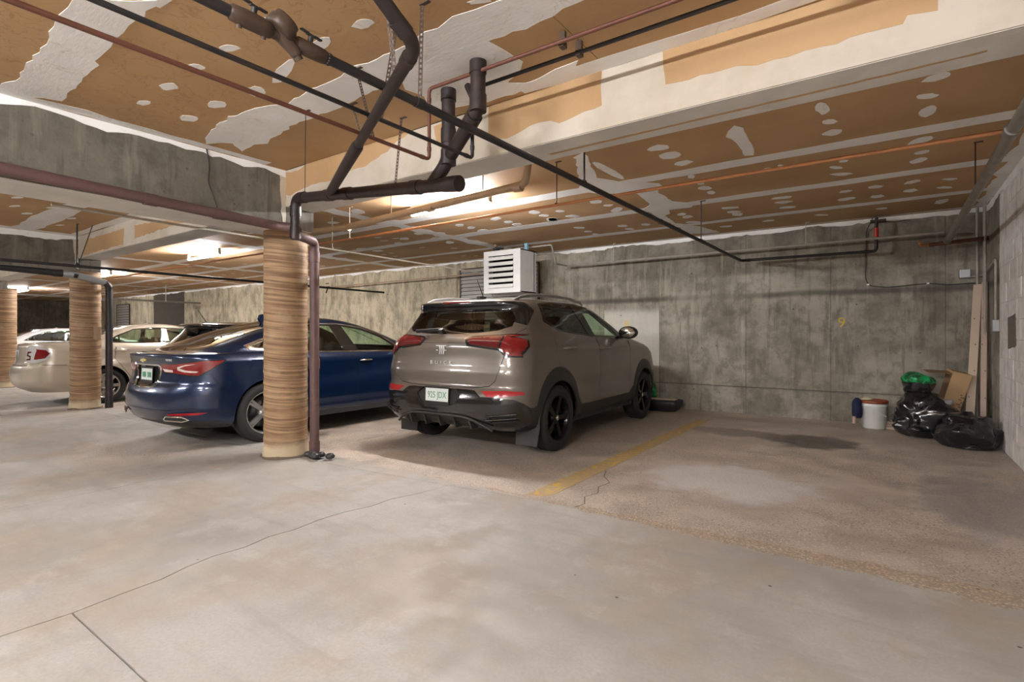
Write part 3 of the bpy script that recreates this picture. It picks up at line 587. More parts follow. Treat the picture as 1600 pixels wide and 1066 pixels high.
class Body:
    """smooth car shell: a stack of rounded plan contours. Keys: z, y_rear, y_front, half width, rear corner rx, ry, front corner rx, ry, bow"""
    def __init__(s, keys, wheels, wr, crease=None, flare=0.012, nose=0.10, tail=0.03):
        K = np.array(keys, float); s.K = K
        dv = np.maximum(np.abs(np.diff(K[:, 0])), np.maximum(0.45 * np.abs(np.diff(K[:, 1])), 0.8 * np.abs(np.diff(K[:, 3]))))
        s.v = np.concatenate([[0], np.cumsum(np.maximum(dv, 0.012))]); s.V = s.v[-1]
        s.a = 0.9; s.L = float(K[:, 2].max() - K[:, 1].min()); s.S = 2 * s.a + s.L
        s.wheels = wheels; s.wr = wr; s.crease = crease or []; s.flare = flare; s.nose = nose; s.tail = tail
        # dense table for inverting views
        ss = np.linspace(0, s.S, 420); vv = np.linspace(0, s.V, 320)
        s.gs, s.gv = np.meshgrid(ss, vv, indexing='ij'); s.gp = s.f(s.gs.ravel(), s.gv.ravel()).reshape(*s.gs.shape, 3)
    def f(s, S, v):
        S = np.asarray(S, float); v = np.asarray(v, float)
        z, yr, yf, W, rx, ry, fx, fy, bow = [pchip(s.v, s.K[:, j], v) for j in range(9)]
        a, L = s.a, s.L
        rx = np.minimum(rx, W * 0.98); fx = np.minimum(fx, W * 0.98)
        rear = S <= a; front = S >= a + L; side = ~(rear | front)
        xr = S / a * W; xf = (s.S - S) / a * W; ys = yr + np.clip((S - a) / L, 0, 1) * (yf - yr)
        x = np.where(side, W, np.where(rear, xr, xf)); y = np.where(side, ys, np.where(rear, yr, yf))
        # rear corner
        ph = np.where(rear, (x - (W - rx)) / np.maximum(rx, 1e-4) * 45, 90 - (yr + ry - y) / np.maximum(ry, 1e-4) * 45)
        inc = (rear & (x > W - rx)) | (side & (y < yr + ry)); ph = np.radians(np.clip(ph, 0, 90))
        x = np.where(inc, (W - rx) + rx * np.sin(ph) ** 0.9, x); y = np.where(inc, yr + ry - ry * np.cos(ph) ** 0.9, y)
        ph = np.where(front, (xf - (W - fx)) / np.maximum(fx, 1e-4) * 45, 90 - (ys - (yf - fy)) / np.maximum(fy, 1e-4) * 45)
        inc = (front & (xf > W - fx)) | (side & (ys > yf - fy)); ph = np.radians(np.clip(ph, 0, 90))
        x = np.where(inc, (W - fx) + fx * np.sin(ph) ** 0.9, x); y = np.where(inc, yf - fy + fy * np.cos(ph) ** 0.9, y)
        # crowned ends and sides
        xn = np.clip(x / np.maximum(W, 1e-3), 0, 1)
        y = y + bow * xn ** 2 * np.clip(1 - (y - yr) / 0.9, 0, 1) ** 2
        y = y - s.nose * xn ** 2 * np.clip(1 - (yf - y) / 0.9, 0, 1) ** 2
        yl = np.clip((y - 0) / s.L, 0, 1)
        x = x * (1 - s.tail * np.clip(1 - yl / 0.35, 0, 1) ** 2 - s.tail * 1.3 * np.clip((yl - 0.62) / 0.38, 0, 1) ** 2)
        sideness = np.clip((xn - 0.8) / 0.2, 0, 1)
        for (y0, z0, y1, z1, amp, w) in s.crease:
            zc = z0 + (z1 - z0) * np.clip((y - y0) / (y1 - y0), 0, 1); fd = np.clip((y - y0) / 0.25, 0, 1) * np.clip((y1 - y) / 0.25, 0, 1)
            x = x + amp * sideness * fd * np.exp(-((z - zc) / w) ** 2)
        for yw in s.wheels:
            d = np.sqrt((y - yw) ** 2 + (z - s.wr) ** 2)
            x = x + s.flare * sideness * np.exp(-(np.maximum(0, d - s.wr - 0.03) / 0.09) ** 2) * (z < 0.95)
        # slight crown across the deck, hood and roof
        return np.stack([x, y, z], -1)
    def n(s, S, v):
        e = 2e-3; S0 = np.clip(S, e, s.S - e); v0 = np.clip(v, e, s.V - e * 1.5)
        a = s.f(S0 + e, v0) - s.f(S0 - e, v0); b = s.f(S0, v0 + e) - s.f(S0, v0 - e)
        c = np.cross(a, b); l = np.linalg.norm(c, axis=-1, keepdims=True); c = c / np.maximum(l, 1e-9)
        return c
    def inv(s, mode, p, q):
        """mode 's': p=y,q=z on the side; 'r': p=x,q=z on the rear; 'f': p=x,q=z at the front"""
        A, c = s.gp, s.gs
        if mode == 's': cost = (A[..., 1] - p) ** 2 + (A[..., 2] - q) ** 2 + np.where((c < s.a * 0.5) | (c > s.S - s.a * .5), 9, 0); ax = (1, 2)
        elif mode == 'r': cost = (A[..., 0] - p) ** 2 + (A[..., 2] - q) ** 2 + np.where(c > s.a + 0.22 * s.L, 9, 0); ax = (0, 2)
        else: cost = (A[..., 0] - p) ** 2 + (A[..., 2] - q) ** 2 + np.where(c < s.a + 0.75 * s.L, 9, 0); ax = (0, 2)
        i = np.unravel_index(np.argmin(cost), cost.shape); u = np.array([s.gs[i], s.gv[i]])
        for _ in range(3):
            P = s.f(u[0], u[1])[list(ax)]; r = np.array([p, q]) - P
            if np.linalg.norm(r) < 1e-4: break
            e = 1e-3; Ja = (s.f(u[0] + e, u[1])[list(ax)] - P) / e; Jb = (s.f(u[0], u[1] + e)[list(ax)] - P) / e
            J = np.stack([Ja, Jb], 1)
            if abs(np.linalg.det(J)) < 1e-3: break
            d = np.clip(np.linalg.solve(J, r), -0.03, 0.03); u = np.clip(u + d, [0, 0], [s.S, s.V])
        return (float(u[0]), float(u[1]))

def in_poly(P, x, y):
    c = np.zeros(x.shape, bool); n = len(P); j = n - 1
    for i in range(n):
        xi, yi = P[i]; xj, yj = P[j]
        if yi != yj:
            k = ((yi > y) != (yj > y)) & (x < (xj - xi) * (y - yi) / (yj - yi) + xi); c ^= k
        j = i
    return c

def build_shell(B, regions, parent, mats, gx=0.055, sc=1.0):
    """regions: (name, [(mode,p,q)...], offset, per_side, closed)  later ones win; name None cuts a hole"""
    polys = []
    for name, pts, off, per, kind in regions:
        dense = []
        n = len(pts)
        rng = range(n) if kind == 'area' else range(n - 1)
        for i in rng:
            a, b = pts[i], pts[(i + 1) % n]
            if a[0] == b[0]:
                k = max(1, int(math.dist(a[1:], b[1:]) / 0.045))
                dense += [(a[0], a[1] + (b[1] - a[1]) * t / k, a[2] + (b[2] - a[2]) * t / k) for t in range(k)]
            else: dense.append(a)
        if kind != 'area': dense.append(pts[-1])
        uv = [B.inv(*d) if d[0] != 'u' else (d[1], d[2]) for d in dense]
        q = [uv[0]]
        for w in uv[1:]:
            if math.dist(w, q[-1]) > 0.004: q.append(w)
        if kind != 'area':        # a thin strip along the line
            w = kind; L_, R_ = [], []
            for i in range(len(q)):
                a = q[max(0, i - 1)]; b = q[min(len(q) - 1, i + 1)]; l = math.dist(a, b) or 1; nx, ny = -(b[1] - a[1]) / l * w / 2, (b[0] - a[0]) / l * w / 2
                L_.append((q[i][0] + nx, q[i][1] + ny)); R_.append((q[i][0] - nx, q[i][1] - ny))
            q = L_ + R_[::-1]
        q = [(min(max(x, 0), B.S), min(max(y, 0), B.V)) for x, y in q]
        polys.append((name, q, off, per))
    ns, nv = int(B.S / gx), int(B.V / (gx * 0.7))
    verts = []
    su = np.linspace(0, B.S, ns + 1); vu = np.linspace(0, B.V, nv + 1)
    for a in su:
        for b in vu: verts.append((a, b))
    # drop grid points too close to outline points
    P = np.array([p for _, q, _, _ in polys for p in q]); G = np.array(verts); keep = np.ones(len(G), bool)
    for i in range(0, len(P), 200):
        d = ((G[:, None, :] - P[None, i:i + 200, :]) ** 2).sum(-1).min(1); keep &= d > (gx * 0.28) ** 2
    edge = (G[:, 0] < 1e-6) | (G[:, 0] > B.S - 1e-6) | (G[:, 1] < 1e-6) | (G[:, 1] > B.V - 1e-6)
    verts = [tuple(g) for g in G[keep | edge]]; edges = []
    for _, q, _, _ in polys:
        b = len(verts); verts += q; m = len(q); edges += [(b + i, b + (i + 1) % m) for i in range(m)]
    vo, _, fo, _, _, _ = delaunay_2d_cdt([Vector(v) for v in verts], edges, [], 0, 1e-5)
    U = np.array([tuple(v) for v in vo]); T = np.array([tuple(t) for t in fo])
    cen = U[T].mean(1); lab = np.zeros(len(T), int)
    for i, (_, q, _, _) in enumerate(polys): lab[in_poly(q, cen[:, 0], cen[:, 1])] = i + 1
    P3 = B.f(U[:, 0], U[:, 1]); N3 = B.n(U[:, 0], U[:, 1])
    # group triangles: body (0) and each named region
    groups = {('body', 0.0, False): [0]}
    for i, (nm, _, off, per) in enumerate(polys):
        if nm: groups.setdefault((nm, off + (i * 1e-6 if nm in ('panel_gap', 'vent') else 0), per or nm == 'panel_gap'), []).append(i + 1)
    out = {}
    for (nm, off, per), ids in groups.items():
        tri = T[np.isin(lab, ids)]
        if not len(tri): continue
        for sides in (((1,), (-1,)) if per else ((1, -1),)):
            Vv = []; Nn = []; Ff = []
            for sd in sides:
                used, invx = np.unique(tri, return_inverse=True); t = invx.reshape(tri.shape); base = len(Vv)
                q = P3[used] + N3[used] * off; nn = N3[used].copy(); q = q.copy(); q[:, 0] *= sd; nn[:, 0] *= sd
                tt = t if sd > 0 else t[:, ::-1]
                Vv += q.tolist(); Nn += nn.tolist(); Ff += (tt + base).tolist()
                # skirt along open borders so every panel has thickness
                ed = {}
                for a, b, c in t.tolist():
                    for e in ((a, b), (b, c), (c, a)):
                        if (e[1], e[0]) in ed: del ed[(e[1], e[0])]
                        else: ed[e] = 1
                uu = U[used]; depth = 0.012 + max(0, off); mp = {}
                for a, b in ed:
                    if min(uu[a, 0], uu[b, 0]) < 1e-6 and abs(uu[a, 0] - uu[b, 0]) < 1e-6: continue
                    for k in (a, b):
                        if k not in mp:
                            mp[k] = len(Vv); p0 = q[k]; n0 = nn[k]; Vv.append(p0.tolist()); Nn.append(n0.tolist()); Vv.append((p0 - n0 * depth).tolist()); Nn.append(n0.tolist())
                    A_, B_ = mp[a], mp[b]
                    Ff.append([A_, A_ + 1, B_ + 1] if sd > 0 else [A_, B_ + 1, A_ + 1]); Ff.append([A_, B_ + 1, B_] if sd > 0 else [A_, B_, B_ + 1])
            me = bpy.data.meshes.new(nm); me.from_pydata(Vv, [], Ff)
            me.polygons.foreach_set('use_smooth', [True] * len(Ff)); me.materials.append(mats.get(nm, mats['body']))
            me.update()
            try: me.normals_split_custom_set_from_vertices(Nn)
            except Exception: pass
            o = link(nm, me, parent); out.setdefault(nm, []).append(o)
    return out

def chaikin(P, n=2, closed=True):
    for _ in range(n):
        Q = []; m = len(P)
        for i in range(m if closed else m - 1):
            a, b = P[i], P[(i + 1) % m]
            if a[0] != b[0]: Q += [a, b] ; continue
            Q += [(a[0], a[1] * .75 + b[1] * .25, a[2] * .75 + b[2] * .25), (a[0], a[1] * .25 + b[1] * .75, a[2] * .25 + b[2] * .75)]
        if not closed: Q = [P[0]] + Q + [P[-1]]
        P = Q
    return P
def Sd(pts): return [('s', a, b) for a, b in pts]
def Rr(pts): return [('r', a, b) for a, b in pts]
def arch(yw, zc, r, zb=-0.1, n=20, a0=0, a1=180):
    P = [(yw + r * math.cos(R(a0 + (a1 - a0) * k / n)), zc + r * math.sin(R(a0 + (a1 - a0) * k / n))) for k in range(n + 1)]
    return [(yw + r, zb)] + P + [(yw - r, zb)]

M['rubber'] = simple('tyre_rubber', (0.016, 0.015, 0.014), 0.8, bump=0.3, bs=90)
M['rim_black'] = simple('gloss_black_alloy', (0.012, 0.012, 0.013), 0.22, 0.6, vs=2)
M['rim_silver'] = simple('silver_alloy', (0.62, 0.61, 0.59), 0.25, 0.85)
M['clad'] = simple('black_body_cladding', (0.018, 0.017, 0.016), 0.45)
M['gloss_black'] = simple('gloss_black_trim', (0.012, 0.011, 0.011), 0.12, coat=0.6, var=0.02)
M['chrome'] = simple('chrome_trim', (0.80, 0.80, 0.78), 0.10, 1.0, var=0.02)
M['lampred'] = simple('red_lamp_lens', (0.19, 0.008, 0.010), 0.10, coat=1.0, var=0.25, vs=14)
M['lampclear'] = simple('clear_lamp_lens', (0.62, 0.50, 0.46), 0.12, coat=1.0, var=0.3, vs=20)
M['lampdark'] = simple('dark_red_lens', (0.11, 0.008, 0.010), 0.10, coat=1.0)
M['reflector'] = simple('red_reflector', (0.40, 0.02, 0.025), 0.25, coat=0.6, var=0.2, vs=20)
M['glass_dark'] = glass_mat('privacy_glass', (0.07, 0.07, 0.075))
M['glass_green'] = glass_mat('tinted_green_glass', (0.76, 0.92, 0.80))
M['glass_rear'] = glass_mat('rear_window_glass', (0.16, 0.16, 0.15))
M['seat'] = simple('seat_upholstery', (0.03, 0.028, 0.027), 0.8)
M['plate'] = simple('plate_white', (0.62, 0.66, 0.62), 0.4, var=0.04)
M['plate_green'] = simple('plate_green_print', (0.05, 0.22, 0.12), 0.5, var=0.02)
M['plate_frame'] = simple('plate_frame_black', (0.02, 0.02, 0.02), 0.3, var=0.02)
M['gap'] = simple('panel_gap', (0.01, 0.01, 0.01), 0.8)
M['warm_clad'] = simple('mud_flap_plastic', (0.028, 0.025, 0.022), 0.6)
def paint(name, c, metal=0.35, rough=0.33): return simple(name, c, rough, metal, coat=1.0, var=0.03, vs=3)

def wheel(parent, x, y, r, w, rim_mat, spokes, sd, r_rim, double=False):
    """sd = +1 right side, -1 left side"""
    m = MB(); hw = w / 2
    m.lathe([(r_rim, -hw + .012), (r_rim + .03, -hw), (r - .05, -hw - .004), (r - .018, -hw + .008), (r - .004, -hw + .03), (r, -hw + .05)] +
            [(r - (0.006 if k % 2 else 0), -hw + .05 + (w - .10) * k / 9) for k in range(10)] +
            [(r, hw - .05), (r - .004, hw - .03), (r - .018, hw - .008), (r - .05, hw + .004), (r_rim + .03, hw), (r_rim, hw - .012)], 56, 'x')
    wh = m.build('wheel', M['rubber'], parent, (x * sd, y, r))
    m = MB()
    f = hw - 0.012
    m.lathe([(r_rim + .004, f), (r_rim + .006, f - .012), (r_rim - .012, f - .02), (r_rim - .02, f - .06), (r_rim - .025, -hw + .02), (r_rim, -hw + .012)], 56, 'x')
    m.lathe([(r_rim + .004, f), (r_rim - .004, f + .002), (r_rim - .014, f - .008), (r_rim - .02, f - .03)], 56, 'x')
    m.lathe([(0.001, f - .012), (0.03, f - .013), (0.055, f - .025), (0.075, f - .04), (0.08, f - .08), (0.001, f - .09)], 28, 'x')
    for k in range(spokes):
        base = 2 * math.pi * k / spokes
        for dq in ((-0.085, 0.085) if double else (0,)):
            a = base + dq
            def P(rr, ofs, xx, a=a): return (xx, rr * math.cos(a) - ofs * math.sin(a), rr * math.sin(a) + ofs * math.cos(a))
            wi, wo = (0.017, 0.013) if double else (0.024, 0.030)
            r0, r1 = 0.05, r_rim - 0.008
            V = [P(r0, -wi, f - .025), P(r0, wi, f - .025), P(r1, wo, f - .012), P(r1, -wo, f - .012), P(r0, -wi, f - .06), P(r0, wi, f - .06), P(r1, wo, f - .05), P(r1, -wo, f - .05)]
            m.add(V, [(0, 1, 2, 3), (7, 6, 5, 4), (0, 4, 5, 1), (1, 5, 6, 2), (2, 6, 7, 3), (3, 7, 4, 0)])
    rim = m.build('rim', rim_mat, wh)
    cp = MB().lathe([(0.001, f - .006), (0.022, f - .007), (0.028, f - .012), (0.028, f - .02)], 20, 'x').build('hub_cap', M['chrome'] if rim_mat is M['rim_black'] else rim_mat, wh)
    d = MB().lathe([(0.001, 0.0), (r_rim * 0.72, 0.0), (r_rim * 0.72, -0.02)], 28, 'x').build('brake_disc', M['steel'] if False else M['clad'], wh)
    if sd < 0: wh.rotation_euler = (0, 0, math.pi)
    wh.rotation_euler.x = random.uniform(0, 6.28) * 0
    return wh

def interior(parent, yd, zb, hw, yseat, ztop, rear=True):
    def seat(x, y, w, zt):
        m = MB(); m.box((x, y + 0.22, zb), (w, 0.5, 0.14), bev=0.04); m.box((x, y - 0.02, zb + 0.30), (w * 0.92, 0.13, 0.62), rot=(R(-14), 0, 0), bev=0.05)
        m.box((x, y - 0.13, zt), (w * 0.5, 0.10, 0.17), rot=(R(-10), 0, 0), bev=0.04); m.tube([(x, y - .1, zt - .12), (x, y - .12, zt)], 0.03, 8)
        m.build('seat', M['seat'], parent)
    for x in (-0.38, 0.38): seat(x, yseat, 0.50, ztop)
    if rear:
        for x in (-0.36, 0.36): seat(x, yseat - 0.85, 0.52, ztop - 0.03)
    m = MB(); m.box((0, yd, zb + 0.33), (2 * hw - 0.1, 0.42, 0.22), bev=0.05); m.build('dashboard', M['seat'], parent)
    m = MB()
    st = [(-0.38 + 0.18 * math.cos(a), yd - 0.32 + 0.05 * math.sin(a), zb + 0.42 + 0.17 * math.sin(a)) for a in np.linspace(0, 2 * math.pi, 25)]
    m.tube(st, 0.014, 8, caps=False); m.tube([(-0.38, yd - .32, zb + .42), (-0.38, yd - .1, zb + .36)], 0.025, 8); m.box((-0.38, yd - .32, zb + .42), (0.32, 0.02, 0.05)); m.build('steering_wheel', M['seat'], parent)
    m = MB(); m.box((0, yd - 0.42, ztop + 0.12), (0.22, 0.02, 0.06), bev=0.01); m.tube([(0, yd - .42, ztop + .12), (0, yd - .38, ztop + .19)], 0.008, 6); m.build('inner_mirror', M['seat'], parent)

def underbody(parent, y0, y1, hw, wheels, wr, zb=0.2):
    m = MB(); m.box((0, (y0 + y1) / 2, zb + 0.14), (2 * hw - 0.65, y1 - y0 - 0.9, 0.2)); m.box((0, (wheels[0] + wheels[1]) / 2, zb + 0.10), (2 * hw - 0.08, wheels[1] - wheels[0] - 2 * wr - 0.1, 0.12))
    m.box((0, wheels[0], wr), (1.3, 0.07, 0.07)); m.box((0, wheels[1], wr), (1.3, 0.07, 0.07))
    m.build('underbody', M['darkin'], parent)
    for yw in wheels:
        for sd in (1, -1):
            m = MB(); n = 20; V = []; F = []; r = wr + 0.048
            for k in range(n + 1):
                a = R(-18 + 216 * k / n); yy, zz = yw + r * math.cos(a), wr + r * math.sin(a)
                V += [(sd * (hw - 0.035), yy, zz), (sd * (hw - 0.33), yy, zz)]
            F = [(2 * k, 2 * k + 1, 2 * k + 3, 2 * k + 2) for k in range(n)]
            V.append((sd * (hw - 0.33), yw, wr)); c = len(V) - 1
            F += [(2 * k + 1, c, 2 * k + 3) for k in range(n)]
            m.add(V, F, True); m.build('wheel_liner', M['darkin'], parent)

def text(parent, s, size, loc, rot, mat, name='lettering', ext=0.002, sx=1.0, spacing=1.0):
    c = bpy.data.curves.new(name, 'FONT'); c.body = s; c.size = size; c.align_x = 'CENTER'; c.align_y = 'CENTER'; c.extrude = ext; c.resolution_u = 3; c.space_character = spacing
    c.materials.append(mat); o = bpy.data.objects.new(name, c); col.objects.link(o); o.parent = parent; o.location = loc; o.rotation_euler = rot; o.scale = (sx, 1, 1)
    dg = bpy.context.evaluated_depsgraph_get(); me = bpy.data.meshes.new_from_object(o.evaluated_get(dg)); me.name = name
    bpy.data.objects.remove(o); o = link(name, me, parent, loc, rot); o.scale = (sx, 1, 1)
    o['kind'] = 'stuff'
    return o

def licence_plate(parent, loc, rot, chars, frame=True, mat_txt=None):
    p = MB().box((0, 0, 0), (0.30, 0.004, 0.155), bev=0.0015).build('licence_plate', M['plate'], parent, loc, rot)
    if frame:
        m = MB()
        for c, d in (((0, -.004, .078), (.315, .008, .018)), ((0, -.004, -.072), (.315, .008, .03)), ((-.152, -.004, 0), (.010, .008, .15)), ((.152, -.004, 0), (.010, .008, .15))): m.box(c, d, bev=0.002)
        m.build('plate_frame', M['plate_frame'], p)
    if chars: text(p, chars, 0.088, (0, -0.0035, 0.002), (R(90), 0, 0), M['plate_green'], 'plate_characters', 0.0006, 0.78)
    return p

def put_car(root, cx, yr, sc, yaw):
    root.rotation_euler = (0, 0, R(yaw)); root.scale = (sc, sc, sc); root.location = (cx, yr, 0)

# ------------------------------------------------------------------ the taupe grey crossover, rear bumper at local y = 0
def crossover():
    t = empty('crossover_car', label='taupe grey crossover with black wheels parked tail out beside the yellow line', cat='car')
    hw = 0.905; W1, W2, wr = 0.84, 3.33, 0.335
    #  z     yr    yf    W     rrx  rry  frx  fry  bow
    K = [(0.265, 0.20, 4.10, 0.82, .30, .30, .45, .5, .07),
         (0.31, 0.09, 4.18, 0.872, .32, .30, .5, .5, .08),
         (0.40, 0.02, 4.24, 0.895, .32, .30, .5, .55, .09),
         (0.52, 0.00, 4.26, 0.905, .30, .30, .5, .6, .09),
         (0.62, 0.02, 4.26, 0.910, .28, .28, .5, .6, .09),
         (0.70, 0.065, 4.25, 0.910, .26, .26, .5, .6, .08),
         (0.80, 0.055, 4.22, 0.905, .25, .25, .5, .6, .08),
         (0.90, 0.075, 4.17, 0.900, .24, .26, .5, .6, .08),
         (0.99, 0.085, 4.05, 0.892, .24, .28, .5, .6, .08),
         (1.05, 0.085, 3.85, 0.880, .24, .28, .5, .6, .09),
         (1.11, 0.10, 3.45, 0.862, .25, .28, .45, .5, .10),
         (1.15, 0.14, 3.20, 0.838, .26, .27, .4, .4, .10),
         (1.19, 0.18, 3.05, 0.812, .27, .26, .35, .4, .10),
         (1.28, 0.255, 2.83, 0.775, .25, .24, .3, .35, .10),
         (1.37, 0.32, 2.62, 0.738, .23, .22, .3, .35, .10),
         (1.43, 0.345, 2.48, 0.712, .21, .22, .28, .35, .10),
         (1.47, 0.315, 2.38, 0.690, .20, .24, .28, .35, .10),
         (1.495, 0.29, 2.32, 0.675, .20, .28, .28, .35, .10),
         (1.515, 0.30, 2.25, 0.655, .22, .32, .3, .4, .09),
         (1.54, 0.42, 2.15, 0.610, .3, .4, .3, .4, .06),
         (1.565, 0.65, 2.00, 0.50, .3, .4, .3, .4, .03),
         (1.585, 0.95, 1.80, 0.30, .2, .3, .2, .3, .01),
         (1.59, 1.25, 1.55, 0.002, .001, .1, .001, .1, 0)]
    B = Body(K, (W1, W2), wr, crease=[(0.35, 1.06, 3.6, 1.0, 0.014, 0.05), (1.2, 0.60, 2.9, 0.66, -0.016, 0.08), (0.1, 0.86, 0.9, 0.92, 0.012, 0.07)], flare=0.018)
    mats = dict(body=paint('taupe_grey_paint', (0.155, 0.132, 0.108)), cladding=M['clad'], rear_valance=M['gloss_black'], diffuser=M['clad'], rear_window=M['glass_rear'], rear_side_window=M['glass_dark'],
                front_side_window=M['glass_green'], windscreen=M['glass_green'], tail_lamp=M['lampred'], tail_lamp_inner=M['lampdark'], lamp_surround=M['gloss_black'], reflector=M['reflector'],
                window_trim=M['gloss_black'], spoiler=M['gloss_black'], panel_gap=M['gap'], high_stop_lamp=M['lampdark'], vent=M['clad'], plate_recess=M['darkin'], headlamp=M['lampclear'], grille=M['clad'])
    g = 0.008
    reg = []
    A = lambda nm, P, off=0.0, per=True: reg.append((nm, P, off, per, 'area'))
    Lc = lambda P, w=g: reg.append(('panel_gap', P, -0.006, False, w))
    # panel gaps first (later regions cover them)
    Lc(Rr([(0, 0.675), (0.40, 0.68), (0.56, 0.695), (0.63, 0.75), (0.665, 0.85), (0.70, 0.98)]))
    Lc(Rr([(0.70, 1.17), (0.76, 1.24), (0.74, 1.32)]))
    Lc(Sd([(1.84, 1.14), (1.84, 0.45)])); Lc(Sd([(2.80, 1.10), (2.80, 0.45)])); Lc(Sd([(0.86, 0.86), (0.80, 1.0), (0.85, 1.18)])); Lc(Sd([(1.16, 0.72), (1.30, 0.50), (1.36, 0.45)]))
    Lc(Rr([(0, 1.10), (0.3, 1.10)]), 0.005)
    # black lower cladding with arches
    A('cladding', Sd([(0.02, 0.18), (0.02, 0.52), (0.16, 0.56), (0.30, 0.50), (0.36, 0.49)] + [(W1 + 0.44 * math.cos(R(a)), wr + 0.05 + 0.47 * math.sin(R(a))) for a in range(165, 14, -10)] +
                     [(1.36, 0.42), (2.77, 0.42)] + [(W2 + 0.44 * math.cos(R(a)), wr + 0.05 + 0.46 * math.sin(R(a))) for a in range(165, -1, -10)] + [(3.95, 0.40), (3.95, 0.18)]), 0.004, True)
    A('rear_valance', [('r', 0.0, 0.18), ('r', 0.0, 0.66), ('r', 0.33, 0.66), ('r', 0.42, 0.655), ('r', 0.50, 0.60), ('r', 0.62, 0.60), ('r', 0.80, 0.585), ('s', 0.22, 0.545), ('s', 0.30, 0.50), ('s', 0.34, 0.40), ('s', 0.34, 0.18)], 0.003, False)
    A('diffuser', Rr([(0.0, 0.20), (0.0, 0.40), (0.30, 0.40), (0.42, 0.37), (0.55, 0.30), (0.58, 0.25)]), -0.014, False)
    A('vent', Rr([(0.56, 0.42), (0.80, 0.45), (0.84, 0.435), (0.58, 0.40)]), -0.02); A('vent', Rr([(0.58, 0.38), (0.82, 0.405), (0.84, 0.385), (0.60, 0.36)]), -0.02)
    A('plate_recess', Rr([(0.0, 0.50), (0.0, 0.665), (0.20, 0.665), (0.28, 0.60), (0.22, 0.52), (0.17, 0.50)]), -0.018, False)
    A('reflector', [('r', 0.50, 0.650), ('r', 0.74, 0.660), ('r', 0.86, 0.650), ('r', 0.87, 0.625), ('r', 0.70, 0.605), ('r', 0.56, 0.605)], 0.006)
    # lamps
    A('lamp_surround', [('r', 0.25, 1.135), ('r', 0.32, 1.165), ('r', 0.65, 1.185), ('r', 0.80, 1.185), ('s', 0.22, 1.17), ('s', 0.37, 1.13), ('s', 0.35, 1.07), ('s', 0.25, 0.985), ('r', 0.84, 0.965), ('r', 0.72, 0.968), ('r', 0.64, 1.03), ('r', 0.30, 1.07)], 0.003)
    A('tail_lamp_inner', [('r', 0.28, 1.135), ('r', 0.34, 1.150), ('r', 0.64, 1.168), ('r', 0.64, 1.055), ('r', 0.33, 1.085)], 0.009)
    A('tail_lamp', [('r', 0.66, 1.170), ('r', 0.80, 1.172), ('s', 0.22, 1.155), ('s', 0.34, 1.125), ('s', 0.32, 1.075), ('s', 0.23, 1.00), ('r', 0.84, 0.98), ('r', 0.74, 0.985), ('r', 0.66, 1.04)], 0.010)
    # glass
    A('spoiler', [('r', 0.0, 1.425), ('r', 0.40, 1.42), ('r', 0.60, 1.40), ('r', 0.66, 1.30), ('s', 0.46, 1.27), ('s', 0.66, 1.42), ('s', 0.60, 1.47), ('r', 0.66, 1.497), ('r', 0.60, 1.505), ('r', 0.0, 1.508)], 0.003, False)
    A('rear_window', Rr([(0.0, 1.185), (0.30, 1.19), (0.55, 1.215), (0.66, 1.26), (0.655, 1.34), (0.60, 1.41), (0.40, 1.43), (0.0, 1.435)]), 0.0, False)
    A('high_stop_lamp', Rr([(0.0, 1.497), (0.0, 1.513), (0.17, 1.512), (0.175, 1.498)]), 0.005, False)
    wtr = [(0.80, 1.50), (0.765, 1.31), (1.02, 1.215), (1.72, 1.155), (2.68, 1.12), (2.64, 1.21), (2.20, 1.41), (1.90, 1.505), (1.65, 1.535), (1.2, 1.535)]
    A('window_trim', Sd(wtr), 0.002)
    A('rear_side_window', Sd([(0.86, 1.49), (0.82, 1.325), (1.04, 1.235), (1.70, 1.175), (1.60, 1.35), (1.50, 1.505), (1.2, 1.515)]), 0.0)
    A('front_side_window', Sd([(1.72, 1.49), (1.78, 1.36), (1.86, 1.175), (2.55, 1.145), (2.52, 1.20), (2.16, 1.39), (1.90, 1.485)]), 0.0)
    A('windscreen', [('f', 0.0, 1.17), ('f', 0.60, 1.17), ('f', 0.52, 1.46), ('f', 0.0, 1.50)], 0.0, False)
    A('headlamp', [('f', 0.45, 0.86), ('f', 0.82, 0.92), ('s', 3.75, 0.93), ('s', 3.78, 0.86), ('f', 0.6, 0.80)], 0.004)
    A('grille', [('f', 0.0, 0.36), ('f', 0.42, 0.38), ('f', 0.5, 0.62), ('f', 0.42, 0.84), ('f', 0.0, 0.84)], -0.01, False)
    reg.append((None, Sd(arch(W1, wr + 0.01, 0.372)), 0, False, 'area')); reg.append((None, Sd(arch(W2, wr + 0.01, 0.372)), 0, False, 'area'))
    build_shell(B, reg, t, mats, 0.05)
    underbody(t, 0.05, 4.15, hw, (W1, W2), wr, 0.21)
    interior(t, 2.75, 0.62, 0.78, 1.75, 1.27)
    for yw in (W1, W2):
        for sd in (1, -1): wheel(t, hw - 0.105, yw, wr, 0.215, M['rim_black'], 5, sd, 0.232, True)
    # mud flaps
    for sd in (1, -1):
        MB().prism([(-0.14, 0.0), (0.10, 0.0), (0.12, 0.18), (0.11, 0.30), (-0.15, 0.30)], 0.0, 0.012, lambda a, b, c, s=sd: (s * (0.79 + a), 0.455 - c - 0.10 * (0.3 - b), 0.115 + b)).build('mud_flap', M['warm_clad'], t)
    # diffuser lip and fins
    m = MB(); m.tube([(-0.60, 0.10, 0.285), (-0.50, 0.050, 0.345), (-0.36, 0.02, 0.400), (-0.2, 0.005, 0.41), (0.2, 0.005, 0.41), (0.36, 0.02, 0.400), (0.50, 0.050, 0.345), (0.60, 0.10, 0.285)], 0.013, 10, fillet=0.08)
    m.build('diffuser_lip', M['warm_clad'], t)
